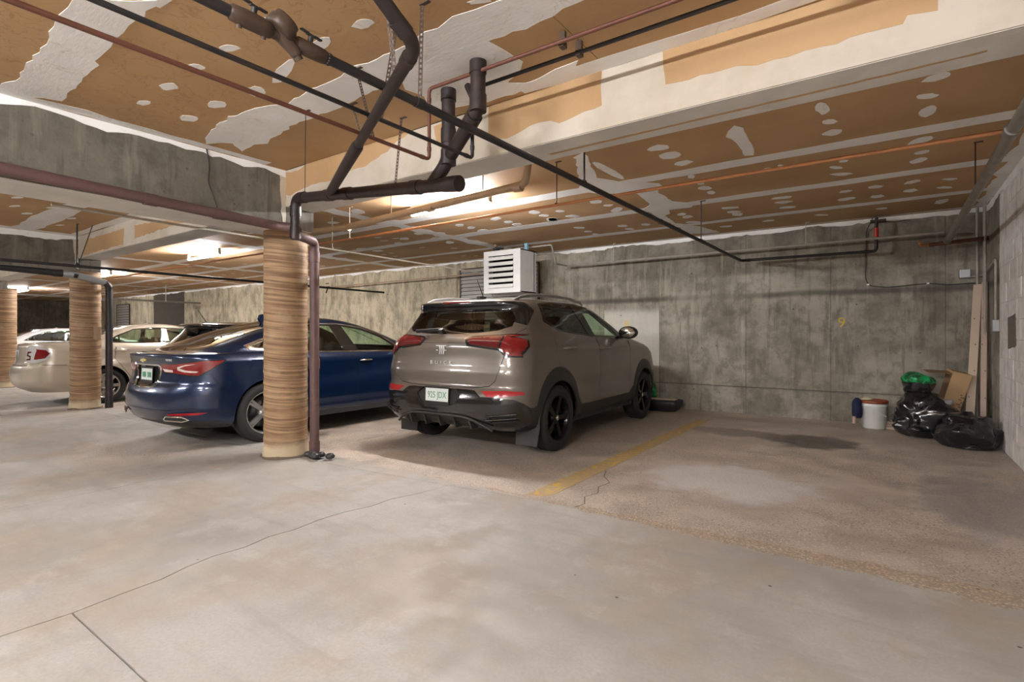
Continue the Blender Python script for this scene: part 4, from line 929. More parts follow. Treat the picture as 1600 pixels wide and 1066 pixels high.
    for x in (-0.38, -0.19, 0.0, 0.19, 0.38):
        MB().prism([(0.02, 0.385), (0.06, 0.285), (0.16, 0.285), (0.16, 0.385)], x - 0.008, x + 0.008, lambda a, b, c: (c, a, b)).build('diffuser_fin', M['warm_clad'], t)
    for sd in (1, -1):
        for z in (0.395, 0.43):
            m = MB(); m.tube([(sd * 0.56, 0.035, z - 0.01), (sd * 0.70, 0.075, z + 0.005), (sd * 0.83, 0.15, z + 0.02)], 0.008, 8); m.build('vent_bar', M['gloss_black'], t)
    licence_plate(t, (0.0, 0.008, 0.588), (R(-2), 0, 0), '925 JDX')
    # emblem: three slanted shields in a row, and the lettering
    e = MB()
    for k in (-1, 0, 1):
        e.prism([(k * .024 - .010, .045), (k * .024 + .010, .045), (k * .024 + .016, .0), (k * .024 + .006, -.045), (k * .024 + .000, -.042), (k * .024 + .006, 0), (k * .024 - .002, .03)], 0.0, 0.005, lambda a, b, c: (a, -c, b))
    e.prism([(-.075, .045), (-.03, .045), (-.035, .036), (-.06, .036)], 0, .005, lambda a, b, c: (a, -c, b)); e.prism([(.03, .045), (.075, .045), (.06, .036), (.035, .036)], 0, .005, lambda a, b, c: (a, -c, b))
    e.prism([(.045, 0), (.068, 0), (.060, -.008), (.045, -.008)], 0, .005, lambda a, b, c: (a, -c, b)); e.prism([(-.068, 0), (-.045, 0), (-.045, -.008), (-.060, -.008)], 0, .005, lambda a, b, c: (a, -c, b))
    e.build('emblem', M['chrome_soft'], t, (0, 0.074, 1.03), (R(-4), 0, 0))
    text(t, 'BUICK', 0.052, (0, 0.066, 0.905), (R(88), 0, 0), M['chrome_soft'], 'lettering', 0.002, 1.15, 1.9)
    # wiper, washer cap
    m = MB(); m.box((-0.08, 0.165, 1.215), (0.05, 0.05, 0.05), rot=(R(30), 0, 0), bev=0.012); m.box((-0.26, 0.172, 1.222), (0.34, 0.016, 0.035), rot=(R(30), R(-3), 0), bev=0.006); m.build('rear_wiper', M['blackpl'], t)
    # roof rails
    for sd in (1, -1):
        m = MB(); m.tube([(sd * .575, 0.50, 1.525), (sd * .582, 0.62, 1.563), (sd * .585, 0.85, 1.592), (sd * .585, 1.25, 1.607), (sd * .575, 1.65, 1.60), (sd * .56, 1.98, 1.573), (sd * .55, 2.08, 1.545)], [0.012, .017, .018, .018, .018, .017, .012], 10)
        m.build('roof_rail', M['steel'] if False else M['rail'], t)
    m = MB(); m.box((0.10, 0.60, 1.568), (0.05, 0.11, 0.03), bev=0.012); m.tube([(0.10, 0.63, 1.58), (0.10, 0.52, 1.76)], [0.006, 0.003], 6); m.build('antenna', M['blackpl'], t)
    # mirrors, door handles
    for sd in (1, -1):
        m = MB(); m.lathe([(0.001, -0.075), (0.05, -0.07), (0.085, -0.04), (0.098, 0.0), (0.095, 0.05), (0.08, 0.058)], 24, 'y')
        m.v = [(x * 1.25, y, z * 0.82) for x, y, z in m.v]; m.v = [(x, -y, z) for x, y, z in m.v]
        mm = m.build('door_mirror', M['gloss_black'], t, (sd * 1.0, 2.50, 1.205))
        g2 = MB().lathe([(0.001, 0), (0.078, 0), (0.078, 0.004), (0.001, 0.004)], 24, 'y'); g2.v = [(x * 1.25, y, z * 0.82) for x, y, z in g2.v]
        g2.build('mirror_glass', M['chrome'], mm, (0, -0.06, 0))
        MB().tube([(-sd * 0.16, 0.02, -0.06), (-sd * 0.05, 0.0, -0.04)], 0.025, 10).build('mirror_arm', M['gloss_black'], mm)
        for yh, zh in ((1.06, 1.035), (1.98, 1.015)):
            m = MB(); m.tube([(sd * 0.893, yh - 0.11, zh), (sd * 0.940, yh - 0.08, zh + .004), (sd * 0.942, yh + 0.07, zh + .004), (sd * 0.893, yh + 0.11, zh)], [0.008, .017, .017, .008], 10); m.build('door_handle', mats['body'], t)
    return t
M['chrome_soft'] = simple('bright_badge', (0.72, 0.72, 0.70), 0.3, 0.3, var=0.02)
M['rail'] = simple('satin_roof_rail', (0.35, 0.34, 0.33), 0.3, 0.7)
car = crossover()
put_car(car, -3.815, 4.0, 1.06, 2.1)

# ------------------------------------------------------------------ sedans and the black hatchback
def trunk_text(t, s, size, loc, rx=90): return text(t, s, size, loc, (R(rx), 0, 0), M['chrome_soft'], 'lettering', 0.0015, 1.1, 1.15)

def blue_sedan():
    t = empty('blue_sedan', label='dark metallic blue sedan parked behind the nearest column', cat='car')
    W1, W2, wr = 0.95, 3.70, 0.335
    K = [(0.22, 0.22, 4.62, 0.84, .40, .40, .5, .5, .10),
         (0.29, 0.07, 4.72, 0.885, .45, .42, .55, .6, .16),
         (0.37, 0.02, 4.78, 0.905, .45, .42, .55, .6, .17),
         (0.45, -0.01, 4.80, 0.918, .45, .42, .55, .6, .17),
         (0.58, 0.00, 4.80, 0.925, .42, .40, .55, .6, .17),
         (0.66, 0.035, 4.78, 0.925, .38, .38, .55, .6, .16),
         (0.72, 0.075, 4.75, 0.922, .34, .38, .55, .6, .15),
         (0.84, 0.085, 4.62, 0.918, .32, .38, .55, .6, .15),
         (0.93, 0.065, 4.35, 0.905, .32, .40, .5, .6, .15),
         (0.985, 0.035, 4.0, 0.885, .34, .42, .5, .6, .16),
         (1.005, 0.045, 3.75, 0.868, .36, .44, .5, .5, .16),
         (1.012, 0.12, 3.62, 0.850, .36, .40, .45, .5, .12),
         (1.020, 0.26, 3.52, 0.832, .34, .36, .4, .45, .09),
         (1.07, 0.40, 3.38, 0.805, .30, .34, .35, .4, .08),
         (1.14, 0.62, 3.20, 0.770, .28, .32, .33, .4, .07),
         (1.22, 0.86, 3.00, 0.730, .26, .32, .32, .4, .06),
         (1.30, 1.12, 2.78, 0.688, .26, .34, .32, .4, .05),
         (1.36, 1.36, 2.58, 0.645, .28, .36, .3, .4, .04),
         (1.405, 1.58, 2.40, 0.58, .28, .36, .3, .4, .03),
         (1.435, 1.78, 2.22, 0.44, .25, .3, .25, .3, .02),
         (1.445, 1.92, 2.10, 0.20, .1, .1, .1, .1, .01),
         (1.447, 1.98, 2.05, 0.002, .001, .03, .001, .03, 0)]
    B = Body(K, (W1, W2), wr, crease=[(0.25, 0.93, 3.9, 0.90, 0.012, 0.035), (1.3, 0.66, 3.2, 0.84, -0.020, 0.10), (1.3, 0.30, 3.2, 0.30, 0.010, 0.05)], flare=0.014)
    mats = dict(body=paint('deep_blue_paint', (0.003, 0.016, 0.055), 0.45, 0.28), rear_window=M['glass_rear'], rear_side_window=M['glass_green'], front_side_window=M['glass_green'], quarter_window=M['glass_green'], windscreen=M['glass_green'],
                tail_lamp=M['lampred'], lamp_insert=M['lampclear'], lamp_surround=M['gloss_black'], reflector=M['reflector'], chrome_strip=M['chrome'], pillar_trim=M['gloss_black'], panel_gap=M['gap'], plate_recess=M['gloss_black'], lower_valance=M['clad'], bumper_crease=M['chrome_soft'])
    reg = []
    A = lambda nm, P, off=0.0, per=True: reg.append((nm, P, off, per, 'area'))
    Lc = lambda P, w=0.008: reg.append(('panel_gap', P, -0.006, False, w))
    Lc(Rr([(0, 0.655), (0.5, 0.66), (0.62, 0.70), (0.66, 0.80)])); Lc(Sd([(2.14, 1.0), (2.20, 0.80), (2.20, 0.30)])); Lc(Sd([(1.30, 0.96), (1.10, 0.78), (1.32, 0.45), (1.36, 0.28)])); Lc(Sd([(3.15, 0.95), (3.20, 0.30)]))
    Lc(Sd([(0.35, 0.80), (0.42, 0.70), (0.50, 0.62)])); Lc(Rr([(0, .425), (.55, .425), (.8, .45)]), .010)
    Lc(Sd([(0.52, 0.94), (0.74, 0.935), (0.78, 0.88), (0.74, 0.81), (0.56, 0.81)]), .005)
    A('lower_valance', [('r', 0, .20), ('r', 0, .30), ('r', .5, .30), ('r', .85, .31), ('s', .5, .27), ('s', .62, .2)], 0.001, False)
    A('chrome_strip', Rr([(0, .88), (0, .893), (0.28, .893), (0.33, .87), (.29, .68), (.22, .645), (0, .645), (0, .655), (.20, .655), (.27, .69), (.305, .86), (.27, .88)]), 0.004, False)
    A('plate_recess', Rr([(0, .655), (0, .88), (0.27, .88), (0.305, .86), (.27, .69), (.20, .655)]), -0.02, False)
    A('lamp_surround', [('r', .31, .885), ('r', .36, .905), ('r', .55, .905), ('r', .72, .925), ('s', .30, .945), ('s', .50, .945), ('s', .44, .90), ('s', .30, .80), ('r', .80, .775), ('r', .56, .80), ('r', .36, .805)], 0.002)
    A('tail_lamp', [('r', .33, .88), ('r', .37, .898), ('r', .55, .897), ('r', .72, .917), ('s', .30, .937), ('s', .48, .938), ('s', .42, .90), ('s', .29, .808), ('r', .80, .785), ('r', .56, .81), ('r', .38, .815)], 0.008)
    A('lamp_insert', [('r', .36, .85), ('r', .52, .84), ('r', .53, .815), ('r', .40, .818)], 0.011); A('lamp_insert', [('r', .60, .875), ('r', .70, .90), ('r', .78, .905), ('r', .68, .885), ('r', .62, .86), ('r', .70, .838), ('r', .80, .828), ('r', .78, .815), ('r', .68, .82), ('r', .60, .84)], 0.011)
    A('reflector', [('r', .52, .385), ('r', .74, .40), ('r', .86, .40), ('r', .80, .378), ('r', .54, .37)], 0.004)
    A('rear_window', Rr([(0, 1.035), (.45, 1.04), (.60, 1.06), (.585, 1.12), (.545, 1.22), (.49, 1.33), (.42, 1.385), (0, 1.395)]), 0.0, False)
    ch = [(0.74, 1.09), (0.80, 1.045), (1.10, 1.012), (2.0, 0.992), (3.05, 0.972), (3.02, 1.03), (2.75, 1.21), (2.45, 1.315), (2.05, 1.365), (1.62, 1.36), (1.25, 1.27), (0.95, 1.165)]
    A('chrome_strip', Sd(ch), 0.004)
    A('pillar_trim', Sd([(0.80, 1.088), (0.84, 1.06), (1.12, 1.028), (2.0, 1.008), (3.0, 0.990), (2.97, 1.03), (2.73, 1.195), (2.43, 1.298), (2.05, 1.348), (1.64, 1.343), (1.28, 1.257), (0.97, 1.155)]), 0.003)
    A('quarter_window', Sd([(0.83, 1.087), (0.86, 1.065), (1.10, 1.035), (1.10, 1.185), (0.98, 1.14)]), 0.0)
    A('rear_side_window', Sd([(1.14, 1.035), (2.03, 1.012), (1.93, 1.335), (1.65, 1.332), (1.30, 1.25), (1.14, 1.195)]), 0.0)
    A('front_side_window', Sd([(2.26, 1.006), (2.94, 0.995), (2.94, 1.035), (2.71, 1.182), (2.41, 1.285), (2.10, 1.335)]), 0.0)
    A('windscreen', [('f', 0, 1.05), ('f', .62, 1.06), ('f', .50, 1.36), ('f', 0, 1.39)], 0.0, False)
    reg.append((None, Sd(arch(W1, wr + .01, .366)), 0, False, 'area')); reg.append((None, Sd(arch(W2, wr + .01, .366)), 0, False, 'area'))
    build_shell(B, reg, t, mats, 0.055)
    underbody(t, 0.05, 4.7, .92, (W1, W2), wr, 0.17); interior(t, 3.0, 0.50, 0.76, 2.05, 1.10)
    for yw in (W1, W2):
        for sd in (1, -1): wheel(t, .92 - .115, yw, wr, 0.215, M['rim_silver'], 5, sd, 0.238, True)
    for sd in (1, -1):
        m = MB(); P = [(sd * .56, .085, .335), (sd * .62, .085, .365), (sd * .84, .16, .375), (sd * .93, .24, .34), (sd * .62, .08, .322), (sd * .56, .085, .335)]
        m.tube([(sd * .50, .055, .335), (sd * .54, .055, .362), (sd * .74, .125, .366), (sd * .80, .17, .335), (sd * .74, .13, .318), (sd * .52, .06, .318), (sd * .50, .055, .335)], .009, 8, caps=False); m.build('exhaust_trim', M['chrome'], t)
        MB().add([(sd * .50, .052, .335), (sd * .54, .052, .360), (sd * .74, .120, .364), (sd * .80, .165, .335), (sd * .74, .125, .320), (sd * .52, .057, .320)], [(0, 1, 2, 3, 4, 5)]).build('exhaust_outlet', M['darkin'], t)
        for yh, zh in ((1.30, .895), (2.34, .875)):
            m = MB(); m.tube([(sd * .908, yh - .10, zh), (sd * .94, yh - .07, zh + .003), (sd * .94, yh + .06, zh + .003), (sd * .908, yh + .10, zh)], [.008, .012, .012, .008], 10); m.build('door_handle', M['chrome'], t)
        m = MB(); m.lathe([(.001, -.07), (.05, -.065), (.08, -.03), (.085, .03), (.07, .05), (.001, .05)], 20, 'y'); m.v = [(x * 1.3, -y, z * .85) for x, y, z in m.v]; m.tube([(-sd * .14, 0, -.05), (0, 0, -.03)], .02, 8); m.build('door_mirror', mats['body'], t, (sd * 1.0, 2.95, 1.03))
    licence_plate(t, (0, .085, .775), (R(-3), 0, 0), '', True)
    m = MB()      # illegible plate characters
    for k, x in enumerate((-.10, -.065, -.03, .03, .065, .10)): m.box((x, .0795, .775), (.022, .001, .06 if k % 2 else .055))
    tag(m.build('plate_marks', M['plate_green'], t), kind='stuff')
    m = MB(); m.prism([(-.07, .012), (-.02, .012), (-.016, .024), (.024, .024), (.02, .012), (.07, .012), (.062, -.012), (.016, -.012), (.012, -.024), (-.028, -.024), (-.024, -.012), (-.078, -.012)], 0, .006, lambda a, b, c: (a, -c, b)); m.build('emblem', simple('gold_badge', (0.55, 0.42, 0.16), 0.3, 0.3), t, (0, .052, .935), (R(-12), 0, 0))
    trunk_text(t, 'PREMIER', .032, (.52, .092, .945))
    m = MB(); m.prism([(1.22, 1.435), (1.24, 1.49), (1.27, 1.50), (1.46, 1.455), (1.44, 1.42), (1.25, 1.385)], -.022, .022, lambda a, b, c: (c, a, b)); m.build('roof_fin', mats['body'], t, (0, 0.12, -0.02))
    return t
bs = blue_sedan(); put_car(bs, -6.85, 2.40, 1.03, 0)

def old_sedan(name, label, pc, sc_h, full=True):
    t = empty(name, label=label, cat='car'); W1, W2, wr = 1.15, 3.80, 0.315; h = sc_h; sh = lambda y: y + 0.15 * min(1, max(0, (y - .42) / .45))
    K = [(0.24, 0.20, 4.45, 0.80, .40, .35, .5, .5, .08), (0.32, 0.06, 4.55, 0.86, .45, .40, .5, .5, .13), (0.45, 0.00, 4.62, 0.88, .45, .40, .5, .5, .15), (0.60, 0.0, 4.62, 0.885, .42, .38, .5, .5, .15),
         (0.69, 0.03, 4.60, 0.885, .38, .36, .5, .5, .14), (0.72, 0.07, 4.58, 0.88, .34, .34, .5, .5, .12), (0.85, 0.085, 4.5, 0.878, .32, .34, .5, .5, .11), (0.98, 0.095, 4.2, 0.865, .32, .34, .5, .5, .11),
         (1.04, 0.10, 3.9, 0.85, .32, .34, .5, .5, .11), (1.065, 0.17, 3.6, 0.835, .3, .34, .45, .5, .09), (1.078, 0.40, 3.45, 0.815, .28, .30, .4, .4, .07), (1.085, 0.68, 3.36, 0.80, .26, .28, .36, .4, .05),
         (1.13, 0.80, 3.22, 0.775, .25, .26, .33, .4, .05), (1.22, 0.97, 2.95, 0.725, .25, .26, .3, .4, .05), (1.30, 1.13, 2.72, 0.68, .25, .28, .3, .4, .04), (1.355, 1.30, 2.50, 0.63, .26, .3, .3, .35, .04),
         (1.395, 1.48, 2.32, 0.55, .26, .3, .3, .35, .03), (1.42, 1.68, 2.15, 0.38, .2, .2, .2, .2, .02), (1.428, 1.85, 2.0, 0.002, .001, .02, .001, .02, 0)]
    K = [(k[0] if k[0] < 1.0 else 1.0 + (k[0] - 1.0) * h,) + k[1:] for k in K]
    K = [(k[0], sh(k[1]), k[2] + .15) + k[3:8] + (k[8] + (.07 if k[0] < 1.06 else 0),) for k in K]
    q = lambda P: [(a, b if b < 1 else 1 + (b - 1) * h) for a, b in P]
    qs = lambda P: Sd([(sh(a), b) for a, b in q(P)])
    B = Body(K, (W1, W2), wr, crease=[(0.2, 0.72, 4.0, 0.72, 0.010, 0.03), (0.3, 0.98, 3.6, 0.96, 0.008, 0.04)], flare=0.014)
    mats = dict(body=pc, rear_window=M['glass_rear'], rear_side_window=M['glass_green'], front_side_window=M['glass_green'], quarter_window=M['glass_green'], windscreen=M['glass_green'], tail_lamp=M['lampclear2'], lamp_insert=M['lampred'], lamp_swirl=M['lampdark'], panel_gap=M['gap'], window_trim=M['gloss_black'])
    reg = []; A = lambda nm, P, off=0.0, per=True: reg.append((nm, P, off, per, 'area')); Lc = lambda P, w=0.008: reg.append(('panel_gap', P, -0.006, False, w))
    Lc(Rr([(0, .70), (.6, .70), (.64, .75)])); Lc(Sd([(0.30, .71), (0.62, .70)])); Lc(Sd([(2.10, 1.03), (2.13, .30)])); Lc(Sd([(1.30, 1.0), (1.28, .80), (1.55, .40)]))
    A('tail_lamp', [('r', .50, .98), ('r', .60, 1.03), ('r', .76, 1.04), ('s', .26, 1.02), ('s', .38, .96), ('s', .43, .90), ('s', .37, .80), ('s', .26, .745), ('r', .72, .735), ('r', .58, .76)], .006)
    A('lamp_insert', [('r', .72, .955), ('s', .25, .97), ('s', .36, .955), ('s', .405, .90), ('s', .35, .82), ('s', .25, .80), ('r', .70, .80)], .010)
    A('lamp_swirl', [('r', .56, .93), ('r', .64, .93), ('r', .64, .91), ('r', .585, .905), ('r', .585, .87), ('r', .64, .86), ('r', .64, .79), ('r', .555, .79), ('r', .555, .81), ('r', .62, .815), ('r', .62, .84), ('r', .555, .855)], .010)
    A('rear_window', Rr(q([(0, 1.10), (.50, 1.105), (.62, 1.13), (.55, 1.27), (.46, 1.36), (0, 1.375)])), 0, False)
    A('window_trim', qs([(1.00, 1.075), (1.9, 1.045), (3.1, 1.03), (2.65, 1.25), (2.25, 1.345), (1.75, 1.35), (1.45, 1.32), (1.18, 1.20)]), .002)
    A('quarter_window', qs([(1.06, 1.085), (1.20, 1.08), (1.20, 1.19)]), 0); A('rear_side_window', qs([(1.225, 1.08), (1.92, 1.06), (1.90, 1.33), (1.75, 1.335), (1.46, 1.305), (1.225, 1.20)]), 0)
    A('front_side_window', qs([(2.0, 1.06), (2.98, 1.045), (2.62, 1.235), (2.24, 1.33), (1.98, 1.33)]), 0)
    A('windscreen', [('f', 0, 1 + .12 * h), ('f', .6, 1 + .12 * h), ('f', .48, 1 + .34 * h), ('f', 0, 1 + .37 * h)], 0, False)
    reg.append((None, Sd(arch(W1, wr + .01, .35)), 0, False, 'area')); reg.append((None, Sd(arch(W2, wr + .01, .35)), 0, False, 'area'))
    build_shell(B, reg, t, mats, 0.075)
    underbody(t, .05, 4.5, .88, (W1, W2), wr, .2); interior(t, 3.1, .52, .74, 2.15, 1.08)
    for yw in (W1, W2):
        for sd in (1, -1): wheel(t, .88 - .11, yw, wr, .2, M['rim_silver'], 7, sd, .21, False)
    for sd in (1, -1):
        for yh in (1.37, 2.30):
            m = MB(); m.tube([(sd * .868, yh - .09, .93), (sd * .895, yh - .06, .933), (sd * .895, yh + .05, .933), (sd * .868, yh + .08, .93)], [.008, .012, .012, .008], 8); m.build('door_handle', pc, t)
    licence_plate(t, (0, .092, .87), (R(-2), 0, 0), '', False)
    return t
M['lampclear2'] = simple('clear_silver_lamp', (0.55, 0.54, 0.52), 0.15, coat=1.0, var=0.15, vs=20)
b_ = old_sedan('beige_sedan', 'champagne beige sedan behind the second column', paint('champagne_paint', (0.50, 0.43, 0.34), 0.3, 0.35), 1.0); put_car(b_, -12.60, 2.46, 1.03, -5.5)
w_s = old_sedan('white_sedan', 'white sedan farthest left, just right of the third column', paint('white_paint', (0.72, 0.70, 0.68), 0.0, 0.3), 0.90); put_car(w_s, -18.45, 2.50, 1.03, 0)

def hatch():
    t = empty('black_hatchback', label='black hatchback with roof spoiler between the blue and beige sedans', cat='car'); W1, W2, wr = .75, 3.25, .31
    K = [(0.24, 0.18, 3.9, 0.80, .3, .3, .45, .5, .06), (0.34, 0.04, 4.0, .85, .32, .3, .5, .5, .08), (0.50, 0.0, 4.05, .87, .32, .3, .5, .5, .09), (0.66, 0.03, 4.02, .875, .3, .3, .5, .5, .09), (0.80, 0.08, 3.95, .872, .28, .3, .5, .5, .08),
         (0.92, 0.12, 3.75, .86, .26, .3, .5, .5, .08), (0.99, 0.17, 3.4, .84, .26, .3, .45, .5, .08), (1.04, 0.22, 3.15, .80, .26, .28, .4, .4, .08), (1.15, .32, 2.85, .745, .25, .26, .3, .35, .08), (1.26, .42, 2.6, .69, .24, .26, .3, .35, .08),
         (1.325, .46, 2.42, .655, .22, .26, .28, .35, .08), (1.345, .33, 2.36, .64, .2, .26, .28, .35, .09), (1.375, .31, 2.25, .61, .22, .3, .28, .35, .09), (1.40, .42, 2.1, .54, .25, .3, .25, .3, .06), (1.42, .7, 1.9, .40, .2, .2, .2, .2, .02), (1.428, 1.1, 1.6, .002, .001, .05, .001, .05, 0)]
    pc = paint('black_paint', (.016, .015, .015), .2, .2)
    B = Body(K, (W1, W2), wr, flare=.014)
    mats = dict(body=pc, rear_window=M['glass_rear'], rear_side_window=M['glass_dark'], front_side_window=M['glass_green'], windscreen=M['glass_green'], tail_lamp=M['lampred'], panel_gap=M['gap'])
    reg = []; A = lambda nm, P, off=0.0, per=True: reg.append((nm, P, off, per, 'area'))
    reg.append(('panel_gap', Rr([(0, .62), (.6, .63), (.66, .9)]), -.006, False, .008)); reg.append(('panel_gap', Sd([(1.75, 1.03), (1.75, .35)]), -.006, False, .008))
    A('tail_lamp', [('r', .58, .93), ('r', .76, .95), ('s', .30, .93), ('s', .30, .78), ('r', .76, .76), ('r', .62, .80)], .006)
    A('rear_window', Rr([(0, 1.03), (.45, 1.035), (.58, 1.07), (.55, 1.22), (.50, 1.315), (0, 1.32)]), 0, False)
    A('rear_side_window', Sd([(.80, 1.14), (1.0, 1.06), (1.70, 1.03), (1.66, 1.29), (1.1, 1.31), (.86, 1.27)]), 0); A('front_side_window', Sd([(1.78, 1.03), (2.75, 1.01), (2.3, 1.21), (2.0, 1.29), (1.72, 1.30)]), 0)
    A('windscreen', [('f', 0, 1.08), ('f', .6, 1.08), ('f', .5, 1.33), ('f', 0, 1.36)], 0, False)
    reg.append((None, Sd(arch(W1, wr + .01, .345)), 0, False, 'area')); reg.append((None, Sd(arch(W2, wr + .01, .345)), 0, False, 'area'))
    build_shell(B, reg, t, mats, 0.08)
    underbody(t, .05, 3.9, .87, (W1, W2), wr, .2); interior(t, 2.6, .5, .72, 1.65, 1.05)
    for yw in (W1, W2):
        for sd in (1, -1): wheel(t, .87 - .11, yw, wr, .2, M['rim_silver'], 7, sd, .2, False)
    m = MB(); m.box((0, .205, 1.045), (.06, .05, .05), bev=.012); m.box((-.17, .215, 1.05), (.34, .016, .03), rot=(R(25), 0, 0), bev=.005); m.build('rear_wiper', M['blackpl'], t)
    m = MB(); m.box((0, .62, 1.415), (.04, .08, .02), bev=.006); m.tube([(0, .64, 1.42), (0, .50, 1.63)], [.007, .004], 6); m.build('antenna', M['blackpl'], t)
    return t
hb = hatch(); put_car(hb, -9.6, 3.72, 1.03, 0)

# ================================================================== LIGHTS (fluorescent tubes in view, plus added fill tubes)
for i, (x, y) in enumerate(TUBES):
    f = empty('tube_light', (x, y, CZ), label=['bright fluorescent tube on the ceiling above the taupe crossover', 'fluorescent tube on the ceiling beyond the nearest column', 'fluorescent tube seen just right of the second column', 'small far fluorescent tube at the left edge of the garage',
        'added fill tube behind the viewpoint near the block wall', 'added fill tube over the aisle before the nearest beam', 'rear added fill tube behind the viewpoint, second row by the block wall', 'added fill tube over the aisle between the first two beams', 'added fill tube over the aisle near the third beam', 'added fill tube over the far end of the aisle'][i], cat='ceiling light', group='fluorescent lights')
    MB().box((0, 0, -0.015), (1.26, 0.05, 0.03), bev=0.006).build('batten', M['fixture'], f)
    for s in (-1, 1): MB().box((s * 0.625, 0, -0.075), (0.025, 0.05, 0.10), bev=0.008).build('end_socket', M['fixture'], f)
    MB().tube([(-0.61, 0, -0.115), (0.61, 0, -0.115)], 0.017, 12).build('tube', M['tube' if i < 4 else 'tube_fill'], f)

# ================================================================== PIPES
def pipe(name, pts, r, mat, label, cat='pipe', fillet=0.06, group=None, n=14, coll=None, cr=1.22, cmat=None):
    m = MB().tube(pts, r, n, fillet); o = m.build(name, M[mat]); tag(o, label, cat, group)
    for c, d in (coll or []):
        c = Vector(c); d = Vector(d).normalized()
        MB().tube([c - d * r * 1.1, c + d * r * 1.1], r * cr, n).build('coupling', M[cmat or mat], o)
    return o
def rod(parent, a, b, r=0.005, mat='strap', name='hanger_rod', foot=True):
    m = MB().tube([a, b], r, 6)
    if foot: m.box((a[0] + 0.02, a[1], a[2] - 0.004), (0.06, 0.02, 0.006))
    m.tube([(b[0], b[1] - .012, b[2]), (b[0], b[1] + .012, b[2])], r * 2.2, 8)
    return m.build(name, M[mat], parent)
def strap(parent, a, b, w=0.02):
    a, b = Vector(a), Vector(b); d = (b - a); L = d.length; d.normalize(); side = d.cross(Vector((0.58, -0.81, 0)))
    side = Vector((1, 0.2, 0)).normalized() if side.length < 0.1 else side.normalized()
    m = MB()
    def bar(p, q, ww):
        nrm = (q - p).normalized().cross(side).normalized() * 0.001
        s2 = side * ww
        m.add([p - s2 - nrm, p + s2 - nrm, q + s2 - nrm, q - s2 - nrm, p - s2 + nrm, p + s2 + nrm, q + s2 + nrm, q - s2 + nrm], [(0, 1, 2, 3), (7, 6, 5, 4), (0, 4, 5, 1), (1, 5, 6, 2), (2, 6, 7, 3), (3, 7, 4, 0)])
    for s_ in (-1, 1): bar(a + side * s_ * (w / 2 - .003), b + side * s_ * (w / 2 - .003), 0.003)
    k = 0.0
    while k < L: bar(a + d * k, a + d * min(L, k + 0.012), w / 2); k += 0.026
    m.box((a.x + .02, a.y, a.z - .003), (0.06, 0.02, 0.005))
    return m.build('hanger_strap', M['strap'], parent)

Y = (0, 1, 0); X_ = (1, 0, 0); Z = (0, 0, 1)
# main water line with the valve and backflow assembly, running to the back wall and along it
p1 = pipe('water_main', [(-1.9, -6, 2.384), (-1.87, 8.66, 2.384), (-0.16, 8.74, 2.384), (-0.16, 8.74, 2.84)], 0.021, 'iron', 'long straight dark iron water main carrying the valves, running to the back wall', fillet=0.05,
          coll=[((-1.885, 1.32, 2.384), Y), ((-1.885, 0.99, 2.384), Y), ((-1.88, 1.85, 2.384), Y), ((-1.87, 8.55, 2.384), Y), ((-1.76, 8.665, 2.384), X_), ((-0.27, 8.716, 2.384), X_), ((-1.88, 5.2, 2.384), Y)])
MB().tube([(-1.885, 0.94, 2.384), (-1.885, 1.33, 2.384)], 0.0235, 14).build('valve_nipple', M['brass'], p1)
def small(o, k=0.62): o.scale = (k, k, k); return o
v = MB(); v.lathe([(0.026, -.10), (0.036, -.09), (0.040, -.04), (0.040, .04), (0.036, .09), (0.026, .10)], 20, 'y'); small(v.build('valve_body', M['brass'], p1, (-1.885, 1.015, 2.384)), 0.8)
for yy in (1.02, 1.25):
    h = MB(); h.tube([(0, 0, 0.02), (0, 0, 0.062)], 0.013, 10); h.box((0, -.040, 0.068), (0.020, 0.045, 0.009), bev=.003); h.box((0, .040, 0.068), (0.020, 0.045, 0.009), bev=.003); h.box((0, 0, 0.064), (0.02, 0.05, 0.01), bev=.003)
    small(h.build('valve_handle', M['blackpl'], p1, (-1.885, yy, 2.388), (0, R(12), R(8))), 0.8)
v = MB(); v.lathe([(0.001, -.028), (0.05, -.028), (0.055, -.022), (0.055, .010), (0.048, .018), (0.048, .03), (0.001, .034)], 28, 'z'); small(v.build('check_cap', M['brass'], p1, (-1.875, 1.13, 2.42), (R(-28), R(25), 0)), 1.0)
v = MB(); v.tube([(0, -.06, 0.03), (0, 0.0, 0.0), (0, 0.07, -.045), (0, .085, -.065)], [0.036, .04, .034, .03], 16); v.tube([(0, .08, -.06), (0, .10, -.085)], 0.024, 6); small(v.build('check_body', M['brass'], p1, (-1.885, 1.135, 2.385)), 0.72)
v = MB(); v.lathe([(0.025, -.08), (0.034, -.07), (0.036, 0), (0.034, .07), (0.025, .08)], 18, 'y'); small(v.build('valve_body', M['brass'], p1, (-1.885, 1.255, 2.384)), 0.85)
for yy in (0.97, 1.06): MB().tube([(-1.885, yy, 2.368), (-1.895, yy + .006, 2.345)], 0.009, 8).build('test_cock', M['brass'], p1)
for yy, zz in ((0.94, 0), (0.99, 0), (1.325, 0)): MB().tube([(-1.885, yy, 2.384), (-1.885, yy + .004, 2.384)], 0.0255, 16).build('solder_ring', M['steel'], p1)
strap(p1, (-1.885, 0.91, CZ), (-1.885, 0.91, 2.40), 0.022); strap(p1, (-1.87, 1.86, CZ), (-1.875, 1.85, 2.40))
rod(p1, (-1.875, 3.56, CZ), (-1.875, 3.56, 2.40), 0.007, 'iron'); rod(p1, (-1.87, 6.56, CZ), (-1.87, 6.56, 2.40), 0.006, 'iron')
MB().tube([(-0.16, 8.74, 2.56), (-0.16, 8.74, 2.70)], 0.028, 12).build('red_sleeve', M['redpl'], p1)
